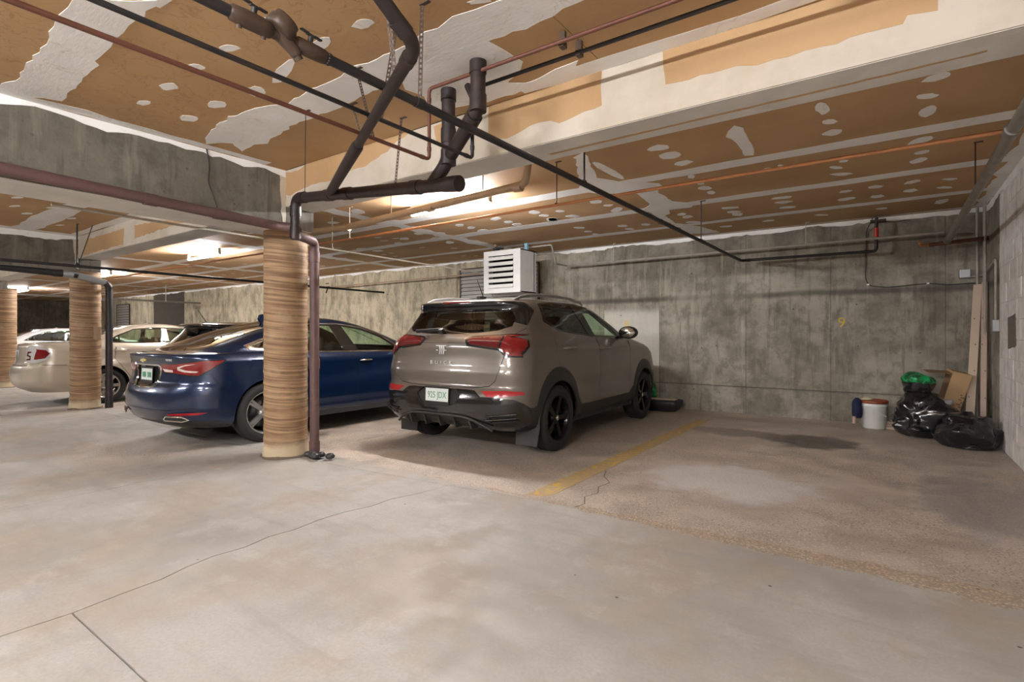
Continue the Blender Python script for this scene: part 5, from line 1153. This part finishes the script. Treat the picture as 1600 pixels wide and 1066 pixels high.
MB().box((-0.14, 8.80, 2.80), (0.18, 0.16, 0.025)).build('wall_bracket', M['strap'], p1)

# two supply lines with risers up to the ceiling runs
p2 = pipe('supply_line', [(-2.37, -6, 2.355), (-2.37, 2.42, 2.355), (-2.37, 2.42, 2.80), (XR - .01, 2.47, 2.80)], 0.0115, 'copper', 'thin red brown supply pipe, lower left of the pair, rising to the ceiling', fillet=0.03,
          coll=[((-2.37, 2.36, 2.355), Y), ((-2.37, 2.42, 2.42), Z), ((-2.37, 2.42, 2.73), Z)])
p3 = pipe('supply_line', [(-2.18, -6, 2.364), (-2.15, 2.58, 2.364), (-2.15, 2.58, 2.80), (XR - .01, 2.60, 2.80)], 0.0115, 'iron', 'thin black supply pipe between the brown one and the water main', fillet=0.03,
          coll=[((-2.15, 2.52, 2.364), Y), ((-2.15, 2.58, 2.43), Z)])
p2['group'] = p3['group'] = 'thin supply pipes at the ceiling'
strap(p2, (-2.65, 2.08, CZ), (-2.375, 1.98, 2.365), 0.016); strap(p3, (-2.16, 1.95, CZ), (-2.16, 1.85, 2.37), 0.02); strap(p3, (-2.13, 0.25, CZ), (-2.17, 0.3, 2.37), 0.02)
strap(p2, (-3.08, 2.38, CZ), (-3.0, 2.4, 2.62), 0.014)
for o, x, y in ((p2, -1.43, 2.47), (p3, -1.40, 2.60), (p2, -0.2, 2.47), (p3, -0.15, 2.60)):
    m = MB(); m.box((x, y, 2.835), (0.035, 0.02, 0.07)); m.box((x, y, 2.80), (0.03, 0.045, 0.03), bev=.004); m.build('pipe_clamp', M['strap'], o)

# drainage: soil stacks, wye, sloping main to the column and down it
dm = pipe('drain_main', [(-4.53, 2.86, 2.14), (-4.53, 2.86, 2.525), (-2.33, 2.60, 2.235)], 0.045, 'abs', 'large dark brown drain pipe from the column to the two soil stacks', fillet=0.09, n=20, cr=1.14,
          coll=[((-4.53, 2.86, 2.40), Z), ((-4.39, 2.843, 2.507), (2.2, -.26, -.29)), ((-3.62, 2.752, 2.405), (2.2, -.26, -.29)), ((-3.92, 2.788, 2.445), (2.2, -.26, -.29)), ((-2.72, 2.646, 2.286), (2.2, -.26, -.29)), ((-2.36, 2.603, 2.239), (2.2, -.26, -.29)), ((-4.53, 2.86, 2.20), Z)])
ds = pipe('drain_downpipe', [(-4.53, 2.86, 2.19), (-4.84, 3.27, 2.21), (-4.84, 3.27, 0.0)], 0.047, 'mauve', 'brown drain downpipe standing at the right of the nearest column', fillet=0.10, n=20, cr=1.15,
          coll=[((-4.84, 3.27, 2.05), Z), ((-4.84, 3.27, 0.95), Z), ((-4.84, 3.27, 0.10), Z)])
m = MB()
rr = random.Random(3)
for k in range(7): m.lathe([(0.001, 0), (.04, .01), (.05, .03), (.03, .055), (.001, .06)], 8, 'z', (-4.80 + 0.05 * k * (1 if k % 2 else .4), 3.20 + rr.uniform(-.05, .05), rr.uniform(0, .02)))
o = m.build('crumpled_tape', M['blackpl']); tag(o, 'crumpled black tape lying at the foot of the brown downpipe', 'tape')
st1 = pipe('soil_stack', [(-2.38, 2.61, CZ), (-2.38, 2.61, 2.40), (-2.56, 2.635, 2.27)], 0.045, 'abs', 'left dark soil stack dropping from the white ceiling patch into the drain main', fillet=0.08, n=20, cr=1.13,
           coll=[((-2.38, 2.61, 2.56), Z), ((-2.38, 2.61, 2.42), Z), ((-2.38, 2.61, 2.845), Z)], group='soil stacks')
st2 = pipe('soil_stack', [(-1.99, 2.44, CZ), (-1.99, 2.44, 2.58), (-2.35, 2.60, 2.43)], 0.045, 'abs', 'right dark soil stack that bends left to join the other one', fillet=0.10, n=20, cr=1.13,
           coll=[((-1.99, 2.44, 2.62), Z), ((-2.07, 2.475, 2.548), (-.36, .16, -.15)), ((-1.99, 2.44, 2.845), Z)], group='soil stacks')
MB().tube([(-2.01, 2.45, 2.62), (-2.12, 2.50, 2.78)], 0.022, 12).build('vent_stub', M['abs'], st2)
MB().tube([(-2.27, 2.595, 2.227), (-2.33, 2.60, 2.236)], 0.053, 20).build('cleanout_plug', M['abs'], dm)
# the oblique branch crossing in front of everything
bd = pipe('drain_branch', [(-3.93, 2.80, 2.46), (-1.348, 1.311, 2.256), (-1.335, 1.10, 2.36), (-1.3, 0.5, 2.42)], 0.0255, 'abs', 'dark drain branch slanting across in front of the water main', fillet=0.06, n=18, cr=1.15,
          coll=[((-1.45, 1.37, 2.264), (2.58, -1.49, -.2)), ((-1.346, 1.24, 2.29), (0, -.2, .1))])
MB().tube([(-3.95, 2.812, 2.462), (-2.55, 2.005, 2.351), (-2.50, 1.976, 2.347)], [0.038, 0.036, 0.029], 18).build('reducer_sleeve', M['abs'], bd)
strap(bd, (-1.62, 1.37, CZ), (-1.62, 1.46, 2.30), 0.018)
rod(dm, (-3.45, 2.26, CZ), (-4.35, 2.84, 2.55), 0.003, 'strap', 'hanger_wire'); strap(dm, (-2.98, 2.75, CZ), (-2.98, 2.69, 2.36), 0.016)

# mauve waste pipe running below the bare concrete beam
wp = pipe('waste_pipe', [(-4.76, -6, 2.49), (-4.76, 0.88, 2.345), (-4.76, 2.80, 2.285), (-4.60, 2.90, 2.262), (-4.53, 2.87, 2.24)], 0.043, 'mauve', 'mauve brown waste pipe slung under the nearest bare concrete beam', fillet=0.1, n=18, cr=1.12,
          coll=[((-4.76, 2.28, 2.30), Y), ((-4.76, 1.75, 2.316), Y)])
c = MB().tube([(-4.86, 2.22, CZ), (-4.85, 2.24, 2.72), (-4.84, 2.22, 2.58), (-4.80, 2.26, 2.43), (-4.77, 2.27, 2.34)], 0.006, 6, 0.05).build('hanger_wire', M['blackpl'], wp)

# tan pipe beside the tube light
tp = pipe('tan_waste_pipe', [(-6.3, 3.75, 2.50), (-5.25, 3.98, 2.525), (-2.72, 4.02, 2.625), (-2.68, 4.02, CZ)], 0.036, 'tanpipe', 'tan brown waste pipe hung behind the boxed beam below the tube light', fillet=0.07, n=16, cr=1.13,
          coll=[((-5.25, 3.98, 2.515), X_), ((-2.80, 4.02, 2.607), X_), ((-3.9, 4.0, 2.565), X_)])
rod(tp, (-4.5, 4.0, CZ), (-4.5, 4.0, 2.58)); rod(tp, (-3.2, 4.0, CZ), (-3.2, 4.0, 2.62))
# long copper line behind the beam
cp = pipe('copper_line', [(-14, 4.29, 2.465), (XR, 4.29, 2.465)], 0.0135, 'coppernew', 'bright copper pipe spanning the stalls behind the boxed beam', fillet=0, coll=[((-1.98, 4.29, 2.465), X_), ((-6.2, 4.29, 2.465), X_), ((0.3, 4.29, 2.465), X_)])
rod(cp, (-2.55, 4.29, CZ), (-2.55, 4.29, 2.475), 0.006, 'copper'); rod(cp, (-5.6, 4.29, CZ), (-5.6, 4.29, 2.475), 0.006, 'palepipe')
# pale gas line along the back wall with its loop at the heater
gp = pipe('gas_line', [(0.55, 8.70, 2.555), (-4.95, 8.70, 2.54), (-4.95, 8.30, 2.54), (-4.95, 8.15, 2.86), (-5.6, 7.95, 2.82)], 0.017, 'silverpipe', 'pale gas pipe along the back wall from the heater to the corner', fillet=0.04,
          coll=[((-4.6, 8.70, 2.54), X_), ((-2.6, 8.70, 2.545), X_), ((0.45, 8.70, 2.555), X_)])
for x in (-4.0, -1.0): rod(gp, (x, 8.70, CZ), (x, 8.70, 2.57), 0.005, 'palepipe')
cpn = pipe('condensate_line', [(-6.25, 1.5, 2.44), (-6.25, 8.1, 2.40), (-6.25, 8.1, 1.9)], 0.013, 'palepipe', 'thin cream pipe running back past the nearest column to the heater', fillet=0.03, coll=[((-6.25, 4.6, 2.42), Y)])
rod(cpn, (-6.25, 4.5, CZ), (-6.25, 4.5, 2.44), 0.008, 'palepipe')
wl_ = pipe('wall_line', [(-12.45, 8.72, 2.52), (-6.35, 8.72, 2.54)], 0.014, 'tanpipe', 'tan pipe along the back wall left of the heater ending in a tap', fillet=0)
m = MB(); m.box((-12.3, 8.72, 2.52), (0.14, 0.05, 0.05), bev=.01); m.tube([(-12.3, 8.72, 2.52), (-12.3, 8.66, 2.36)], 0.018, 8); m.tube([(-12.36, 8.70, 2.62), (-12.24, 8.70, 2.62)], 0.012, 8); m.build('tap', M['iron'], wl_)
rod(wl_, (-12.0, 8.72, CZ), (-12.0, 8.72, 2.53), 0.008, 'silverpipe')
# grey cast pipe near the right wall with its rusty cross piece
gc = pipe('cast_iron_pipe', [(0.565, -6, 2.44), (0.585, 8.62, 2.44)], 0.034, 'greypipe', 'thick grey cast pipe running along under the ceiling by the block wall', fillet=0, n=18, coll=[((0.585, 8.45, 2.44), Y), ((0.575, 4.2, 2.44), Y)])
rod(gc, (0.578, 5.9, CZ), (0.578, 5.9, 2.47), 0.006)
MB().lathe([(0.038, -.04), (0.043, -.03), (0.043, .035), (0.025, .045), (0.001, .045)], 18, 'y', (0.585, 8.64, 2.44)).build('end_cap', M['greypipe'], gc)
rx_ = pipe('rusty_cross_pipe', [(0.40, 8.72, 2.41), (XR - .02, 8.72, 2.44)], 0.024, 'copper', 'rusty pipe stub joining the grey cast pipe to the corner', fillet=0, coll=[((0.70, 8.72, 2.425), X_), ((0.95, 8.72, 2.44), X_)])
MB().tube([(0.40, 8.72, 2.41), (0.32, 8.66, 2.40), (0.30, 8.62, 2.44)], 0.02, 8).build('copper_stub', M['coppernew'], rx_)

# second column: black pipe with a silver length and downpipe
bp = pipe('black_downpipe', [(-10.98, -6, 2.50), (-10.98, 2.03, 2.275), (-10.98, 2.95, 2.235), (-10.88, 3.38, 2.12), (-10.88, 3.38, 0.0)], 0.052, 'iron', 'black drain pipe that bends down the right side of the second column', fillet=0.10, n=18, cr=1.12,
          coll=[((-10.98, 2.72, 2.245), Y), ((-10.88, 3.38, 1.35), Z), ((-10.88, 3.38, 0.42), Z), ((-10.88, 3.38, 0.22), Z), ((-10.88, 3.38, 0.05), Z)], cmat='iron')
MB().tube([(-10.98, 2.74, 2.245), (-10.98, 2.95, 2.233), (-10.89, 3.34, 2.128)], 0.0545, 18, 0.04).build('silver_sleeve', M['steel'], bp)
lp_ = pipe('aisle_line', [(-9.7, -6, 2.27), (-9.7, 8.4, 2.24)], 0.022, 'iron', 'dark iron pipe crossing below the ceiling between the first two columns', fillet=0, coll=[((-9.7, 3.5, 2.25), Y)])
rod(lp_, (-9.69, 2.62, CZ), (-9.7, 2.62, 2.28), 0.010, 'iron'); rod(lp_, (-9.60, 2.78, CZ), (-9.7, 2.64, 2.28), 0.006, 'iron', foot=False)
fp = pipe('far_pipe', [(-19.3, 1.0, 2.36), (-19.5, 8.7, 2.34)], 0.03, 'greypipe', 'grey pipe hung across the far stalls beyond the second column', fillet=0)
rod(fp, (-19.45, 7.6, CZ), (-19.45, 7.6, 2.36), 0.012, 'palepipe')

# ---- heater, louvers, boxes on the wall
h = empty('unit_heater', (-5.57, 7.72, 2.36), label='pale grey hanging unit heater with horizontal louvers above the crossover', cat='heater')
bx_ = MB(); W2_, D2, H2 = 0.40, 0.24, 0.375
m = MB(); m.box((-W2_ + .01, 0.02, 0), (0.02, 2 * D2, 2 * H2)); m.box((W2_ - .01, 0.02, 0), (0.02, 2 * D2, 2 * H2)); m.box((0, 0.02, H2 - .01), (2 * W2_, 2 * D2, 0.02)); m.box((0, 0.02, -H2 + .01), (2 * W2_, 2 * D2, 0.02)); m.box((0, .2, 0), (2 * W2_, 0.02, 2 * H2))
m.build('casing', M['heater'], h)
m = MB(); yf_ = -D2 + .015
m.box((-W2_ + .055, yf_, 0), (0.11, 0.02, 2 * H2)); m.box((W2_ - .075, yf_, 0), (0.15, 0.02, 2 * H2)); m.box((-0.02, yf_, H2 - .045), (2 * W2_ - .26, 0.0199, 0.09)); m.box((-0.02, yf_, -H2 + .045), (2 * W2_ - .26, 0.0199, 0.09)); m.build('front_frame', M['heater'], h)
MB().box((0, 0.0, 0), (0.74, 0.01, 0.7)).build('fan_shadow_plate', M['darkin'], h)
for k in range(6):
    m = MB(); z = 0.235 - k * 0.098
    m.box((-0.02, yf_ - 0.02, z), (0.545, 0.008, 0.066), rot=(R(-24), 0, 0)); m.build('louver_blade', M['heater'], h)
for x in (-0.3, 0.3): MB().tube([(x, 0, H2), (x, 0, CZ - 2.36)], 0.006, 6).build('hanger_rod', M['strap'], h)
m = MB(); m.box((-0.26, -0.05, H2 + .05), (0.10, 0.08, 0.07), bev=.01); m.tube([(-.28, -.1, H2 + .03), (-.18, -.12, H2 + .06), (-.05, -.12, H2 + .05)], 0.018, 8); m.tube([(-.24, -.1, H2), (-.24, -.1, H2 + .16)], 0.014, 8); m.build('gas_valve', M['iron'], h)
MB().box((-0.235, -0.11, H2 + .13), (0.03, 0.03, 0.06), bev=.008).build('brass_union', M['coppernew'], h)
MB().box((0.30, 0.10, H2 + .085), (0.055, 0.05, 0.13), bev=.006).build('blue_control_box', simple('light_blue_plastic', (0.25, 0.48, 0.62), 0.4), h)
# wall louver behind it
def louver(cx, cz, w, hh, n, label):
    t = empty('wall_louver', (cx, YB, cz), label=label, cat='louver')
    m = MB()
    for c, d in (((0, -.02, hh / 2), (w, .05, .03)), ((0, -.02, -hh / 2), (w, .05, .03)), ((-w / 2, -.02, 0), (.03, .05, hh)), ((w / 2, -.02, 0), (.03, .05, hh))): m.box(c, d)
    m.build('frame', M['strap'], t); MB().box((0, -.004, 0), (w, .006, hh)).build('back_plate', M['strap'], t)
    for k in range(n): MB().box((0, -.025, -hh / 2 + hh * (k + .5) / n), (w - .03, .008, hh / n * 0.86), rot=(R(-14), 0, 0)).build('slat', M['louver'], t)
    return t
louver(-6.75, 2.12, 2.05, 1.14, 14, 'wide grey wall louver with horizontal slats behind the hanging heater')
louver(-27.1, 2.0, 1.4, 1.1, 10, 'small dark louver far down the back wall')
m = MB(); m.box((-7.0, YB - .05, 2.80), (0.16, 0.1, 0.12), bev=.008); o = m.build('wall_box', M['steel']); tag(o, 'small grey junction box high on the wall beside the heater', 'junction box')
# junction box, conduit and switch in the right corner
jb = MB().box((0.77, YB - .045, 2.03), (0.11, 0.09, 0.11), bev=.008).build('junction_box', M['steel']); tag(jb, 'square grey metal junction box on the back wall near the corner', 'junction box')
cd = pipe('conduit', [(0.83, YB - .04, 1.99), (0.95, YB - .05, 2.0), (0.955, 8.3, 2.06), (0.955, 7.99, 2.10), (0.955, 7.99, 1.40)], 0.012, 'silverpipe', 'thin grey conduit bending from the junction box down the corner', 'conduit', fillet=0.05)
MB().box((0.955, 7.99, 1.35), (0.06, 0.09, 0.13), bev=.006).build('switch_box', M['steel'], cd)
cd2 = pipe('corner_conduit', [(0.89, 8.885, 2.86), (0.89, 8.885, 0.0)], 0.016, 'silverpipe', 'upright grey conduit in the corner behind the leaning boards', 'conduit', fillet=0)
for yy, rr_ in ((8.72, .011), (8.62, .012)): MB().tube([(0.936, yy, CZ), (0.936, yy, 0.0)], rr_, 8).build('conduit_run', M['silverpipe'], cd2)
o = MB().prism(ragged([(6.98, 1.14), (7.42, 1.10), (7.43, 1.42), (7.02, 1.46)], .1, .006, 2), XR - .004, XR + .002, lambda a, b, c: (c, a, b)).build('cover_plate', simple('dull_brown_plate', (0.17, 0.15, 0.12), 0.7)); tag(o, 'dull brown square patch plate on the block wall', 'wall plate')
cb = MB().tube([(-0.20, 8.74, 2.84), (-0.28, YB - .02, 2.70), (-0.29, YB - .012, 2.02), (-0.24, YB - .012, 1.93), (-0.05, YB - .012, 1.90), (0.2, YB - .012, 1.915), (0.4, YB - .012, 1.93), (0.62, YB - .012, 1.90), (0.90, YB - .012, 1.91)], 0.006, 6, 0.05)
o = cb.build('black_cable', M['blackpl']); tag(o, 'thin black cable looping down the back wall and along the dark stain', 'cable')
for c in ((-0.26, YB - .015, 1.95), (0.4, YB - .015, 1.93)): MB().box(c, (0.03, 0.012, 0.02)).build('cable_clip', M['white'], o)

# stencilled stall numbers
def spray(s, x, z, label, size=0.20):
    o = text(None, s, size, (x, YB - 0.004, z), (R(90), 0, 0), M['yellow_wall'], 'stall_number', 0.001); o['kind'] = 'thing'; return tag(o, label, 'painted number')
spray('9', -0.575, 1.42, 'yellow stencilled number 9 on the back wall of the empty stall')
spray('8', -3.86, 1.44, 'yellow stencilled number partly hidden above the crossover bonnet', 0.17)

# ================================================================== THINGS ON THE FLOOR
k_ = NT('black_bin_bag_film'); k_.base((0.008, 0.008, 0.010)); k_.rough(0.13); k_.b.inputs['Coat Weight'].default_value = 0.5
w1 = k_.noise(7, 4, 0.6, v=k_.obj(), dist=1.2); w2 = k_.noise(22, 3, 0.5, v=k_.scale((1, 1, 0.4), k_.obj()), dist=0.8)
k_.bump(k_.math('ADD', k_.math('ABSOLUTE', k_.math('SUBTRACT', w1, 0.5)), k_.math('MULTIPLY', k_.math('ABSOLUTE', k_.math('SUBTRACT', w2, 0.5)), 0.12)), 0.7, 0.018); M['bag'] = k_.m
k_ = NT('green_plastic_film'); k_.base(k_.mix(k_.ramp(k_.noise(16, 4, 0.6, v=k_.obj(), dist=0.8), 0.44, 0.52), (0.012, 0.40, 0.11), (0.01, 0.10, 0.03))); k_.rough(0.28); M['green'] = k_.m
M['card'] = simple('brown_cardboard', (0.50, 0.32, 0.16), 0.8, vs=3)
M['cardin'] = simple('inner_cardboard', (0.26, 0.16, 0.085), 0.85)
M['wood'] = simple('pale_sawn_timber', (0.56, 0.44, 0.33), 0.8, vs=4)
M['wood_pink'] = simple('pinkish_sawn_timber', (0.50, 0.37, 0.29), 0.8, vs=4)
M['navy'] = simple('navy_cloth', (0.008, 0.012, 0.05), 0.85, bump=0.3)
M['lid'] = simple('orange_brown_bucket_lid', (0.26, 0.055, 0.02), 0.45)
M['grip'] = simple('pink_grip', (0.55, 0.36, 0.29), 0.6)
from mathutils import noise as mn
def crumple(rad, zscale, seed, profile, n=56, rows=44, amp=0.09):
    """a bag: stacked rings with faceted folds; profile: (t -> radius, height)"""
    V = []; F = []
    for i in range(rows + 1):
        t = i / rows; r, z = profile(t)
        for k in range(n):
            a = 2 * math.pi * k / n; p = Vector((math.cos(a) * r, math.sin(a) * r, z)); q = p * 4.2 + Vector((seed, seed, seed))
            fold = abs(mn.noise(q)) * 2 - 0.45; fine = abs(mn.noise(q * 2.7)) * 2 - 0.4
            gath = 0.35 * math.sin(a * 9 + seed) * max(0, t - 0.75)
            e = 1 + amp * fold * 2.2 + amp * 0.7 * fine + gath * 0.3
            low = max(0, min(1, z / 0.05))
            V.append((p.x * (1 + (e - 1) * (0.35 + 0.65 * low)), p.y * (1 + (e - 1) * (0.35 + 0.65 * low)), max(0.0, z + 0.035 * fold * low)))
    for i in range(rows):
        for k in range(n):
            k2 = (k + 1) % n; F.append((i * n + k, i * n + k2, (i + 1) * n + k2, (i + 1) * n + k))
    m = MB().add(V, F, True); m.add([V[k] for k in range(n)], [tuple(reversed(range(n)))]); m.add(V[-n:], [tuple(range(n))]); return m
def prof(points):
    xs = [p[0] for p in points]; return lambda t: (float(pchip(xs, [p[1] for p in points], t)), float(pchip(xs, [p[2] for p in points], t)))
b1 = crumple(1, 1, 1.3, prof([(0, .20, 0), (.08, .25, .02), (.35, .29, .17), (.6, .275, .34), (.8, .225, .46), (.9, .15, .52), (1, .10, .54)]), amp=0.13)
o = b1.build('rubbish_bag', M['bag'], None, (0.33, 8.27, 0)); tag(o, 'tall black rubbish bag below the green one, beside the cardboard box', 'rubbish bag', 'bags in the corner'); o.scale = (1, 0.95, 1.02)
b2 = crumple(1, 1, 7.7, prof([(0, .06, .0), (.15, .13, .02), (.45, .165, .12), (.7, .16, .20), (.9, .09, .255), (1, .03, .26)]), 44, 30, 0.10)
o = b2.build('tied_bag', M['bag'], None, (0.27, 8.30, 0.50)); tag(o, 'small black bag with green top resting on the tall black bag', 'rubbish bag', 'bags in the corner')
gg_ = crumple(1, 1, 7.7, prof([(0, .150, .145), (.3, .168, .18), (.6, .15, .225), (.85, .08, .262), (1, .02, .268)]), 44, 20, 0.10)
gg_.v = [(x * 1.03, y * 1.03, z + 0.05 * (-x * 0.8 - y * .3) + .002) for x, y, z in gg_.v]
gg_.build('green_liner', M['green'], o)
b3 = crumple(1, 1, 3.9, prof([(0, .22, 0), (.1, .265, .02), (.4, .285, .14), (.65, .25, .26), (.85, .16, .33), (.94, .07, .36), (1, .04, .40)]), amp=0.12)
o = b3.build('rubbish_bag', M['bag'], None, (0.695, 7.76, 0)); tag(o, 'low wide black rubbish bag slumped against the block wall', 'rubbish bag', 'bags in the corner'); o.scale = (0.95, 0.95, 1.0)
cl = crumple(1, 1, 9.1, prof([(0, .05, 0), (.3, .09, .02), (.7, .08, .06), (1, .02, .08)]), 24, 12, 0.2)
o = cl.build('clear_bag', simple('clear_crumpled_film', (0.35, 0.33, 0.32), 0.15, coat=0.8), None, (0.50, 8.18, 0.40)); tag(o, 'crumpled clear plastic bag on top between the black bags and the box', 'plastic bag')
# cardboard box, tilted with an open flap
bxr = empty('cardboard_box', (0.57, 8.62, 0.30), label='brown cardboard box with one open flap leaning behind the bags', cat='box'); bxr.rotation_euler = (R(4), R(14), R(8))
m = MB(); w_, d_, h_ = 0.18, 0.30, 0.50; t_ = 0.006
m.box((0, -d_ / 2, h_ / 2), (w_, t_, h_)); m.box((0, d_ / 2, h_ / 2), (w_, t_, h_)); m.box((-w_ / 2, 0, h_ / 2), (t_, d_, h_)); m.box((w_ / 2, 0, h_ / 2), (t_, d_, h_)); m.box((0, 0, 0), (w_, d_, t_)); m.box((0, 0, h_), (w_, d_, t_))
m.build('carton', M['card'], bxr)
MB().box((-w_ / 2 - 0.12, -0.02, h_ - 0.05), (0.25, d_, 0.005), rot=(0, R(-12), 0)).build('open_flap', M['cardin'], bxr)
MB().box((-w_ / 2 - .004, 0, h_ * .45), (.002, d_ * .96, h_ * .85)).build('inner_side', M['cardin'], bxr)
m = MB()
for k in range(7): m.box((0.055 + (k % 2) * .02, -d_ / 2 - .004, 0.06 + k * .03), (0.02 + .01 * (k % 3), .001, .018))
tag(m.build('printed_marks', M['cardin'], bxr), kind='stuff')
# leaning boards
def board(x0, y0, x1, y1, L, w, th, mat, label, seed):
    a = Vector((x0, y0, 0)); b = Vector((x1, y1, L)); d = (b - a).normalized(); t = empty('timber_board', a, label=label, cat='board', group='leaning timber boards')
    sx_ = Vector((1, -0.35, 0)).normalized(); sx_ = (sx_ - d * sx_.dot(d)).normalized(); ny = d.cross(sx_)
    V = [];
    for q in (0, 1):
        for s1 in (-1, 1):
            for s2 in (-1, 1): V.append(d * (b - a).length * q + sx_ * s1 * w / 2 + ny * s2 * th / 2)
    MB().add(V, [(0, 1, 3, 2), (4, 6, 7, 5), (0, 4, 5, 1), (2, 3, 7, 6), (0, 2, 6, 4), (1, 5, 7, 3)]).build('plank', M[mat], t)
    rd = random.Random(seed)
    for k in range(4):
        c = d * (0.5 + k * 0.33) + sx_ * rd.uniform(-.3, .3) * w + ny * (th / 2 if ny.y < 0 else -th / 2)
        MB().tube([c, c + (ny if ny.y < 0 else -ny) * 0.004], 0.007, 6).build('nail_hole', M['joint'], t)
board(0.765, 8.40, 0.895, 8.86, 1.88, 0.085, 0.03, 'wood', 'pale timber board leaning in the corner, left of the pair', 1)
board(0.89, 8.34, 0.95, 8.78, 1.90, 0.055, 0.035, 'wood_pink', 'pinkish narrower timber board leaning in the corner, right of the pair', 2)
# paint bucket with lid, handle and the cloth over its rim
bk = empty('paint_bucket', (-0.185, 8.60, 0), label='white plastic bucket with orange brown lid by the back wall', cat='bucket')
MB().lathe([(0.001, 0.0), (0.125, 0.0), (0.135, 0.01), (0.148, 0.29), (0.155, 0.30), (0.155, 0.315), (0.150, 0.32), (0.154, 0.345), (0.146, 0.35), (0.001, 0.35)], 40).build('pail', M['white'], bk)
MB().lathe([(0.156, 0.335), (0.162, 0.34), (0.162, 0.372), (0.150, 0.378), (0.145, 0.366), (0.001, 0.366)], 40).build('lid', M['lid'], bk)
MB().tube([(-0.10, -.12, 0.315), (0.03, -0.17, 0.26), (0.14, -0.10, 0.17)], 0.005, 8, 0.04).build('handle', M['white'], bk)
cl = crumple(1, 1, 5.5, prof([(0, .035, 0), (.15, .07, .01), (.5, .085, .12), (.8, .07, .22), (1, .02, .26)]), 28, 20, 0.12)
o = cl.build('navy_cloth', M['navy'], None, (-0.37, 8.50, 0.13)); tag(o, 'dark navy cloth hanging over the left side of the bucket', 'cloth'); o.scale = (0.75, .75, 1)
o = MB().tube([(-0.40, 8.44, 0.155), (-0.40, 8.44, 0.06)], 0.022, 10).build('brush_handle', M['grip']); tag(o, 'pinkish brush handle sticking out below the navy cloth', 'brush')
o = crumple(1, 1, 2.5, prof([(0, .03, 0), (.5, .07, .02), (1, .02, .05)]), 20, 8, .15).build('cream_rag', simple('cream_cloth', (0.62, 0.55, 0.36), 0.8), None, (-0.27, 8.55, 0.365)); tag(o, 'small cream rag on top of the bucket lid', 'cloth')
# small stack of offcuts behind the bucket
rp2 = random.Random(8)
for k in range(4):
    o = MB().box((0, 0, 0), (0.22 - .02 * k, 0.06, 0.028), bev=.002).build('wood_offcut', M['wood_pink'] if k % 2 else M['lid'] if k == 1 else M['wood'], None, (0.06 + rp2.uniform(-.02, .02), 8.62 + .02 * k, 0.016 + .031 * k), (0, 0, R(rp2.uniform(-25, 10))))
    tag(o, ['lowest wood offcut between the bucket and the bags', 'second wood offcut from the floor beside the bucket', 'third wood offcut from the floor beside the bucket', 'topmost wood offcut between the bucket and the bags'][k], 'wood offcut', 'wood offcuts')
# things in front of the crossover's nose
tb = MB(); rr0 = []
for (z, ex) in ((0.0, -0.07), (0.03, -0.03), (0.12, 0.0), (0.19, 0.01), (0.20, -0.01)):
    pass
def rounded(w, d, r, n=6):
    P = []
    for cx, cy, a0 in ((w - r, d - r, 0), (-w + r, d - r, 90), (-w + r, -d + r, 180), (w - r, -d + r, 270)):
        for k in range(n + 1): P.append((cx + r * math.cos(R(a0 + 90 * k / n)), cy + r * math.sin(R(a0 + 90 * k / n))))
    return P
V = []; F = []; rings = [(0.0, -.09), (0.03, -.05), (0.10, -.01), (0.175, 0.0), (0.185, -.012), (0.17, -.03)]
for z, e in rings: V += [(x, y, z) for x, y in rounded(0.52 + e, 0.20 + e, 0.10)]
nn_ = len(V) // len(rings)
for i in range(len(rings) - 1):
    for k in range(nn_): k2 = (k + 1) % nn_; F.append((i * nn_ + k, i * nn_ + k2, (i + 1) * nn_ + k2, (i + 1) * nn_ + k))
m = MB().add(V, F, True); m.add(V[-nn_:], [tuple(range(nn_))]); m.add(V[:nn_], [tuple(range(nn_))])
o = m.build('black_tray', M['blackpl'], None, (-3.28, 8.56, 0)); tag(o, 'low black plastic tray on the floor past the crossover front wheel', 'tray')
for k, (yy, ll) in enumerate(((8.50, 'pale thin plank lying on the black tray, nearer one'), (8.60, 'pale thin plank lying on the black tray, farther one'))):
    o = MB().box((0, 0, 0), (0.86, 0.06, 0.014), bev=.002).build('thin_plank', M['wood'], None, (-3.26, yy - .02, 0.193)); tag(o, ll, 'plank', 'planks on the tray')
o = crumple(1, 1, 6.2, prof([(0, .12, 0), (.2, .20, .03), (.5, .19, .18), (.8, .13, .30), (1, .02, .36)]), 32, 20, .05).build('green_bag', M['green'], None, (-3.42, 8.72, 0.16)); tag(o, 'bright green plastic bag behind the black tray', 'plastic bag')
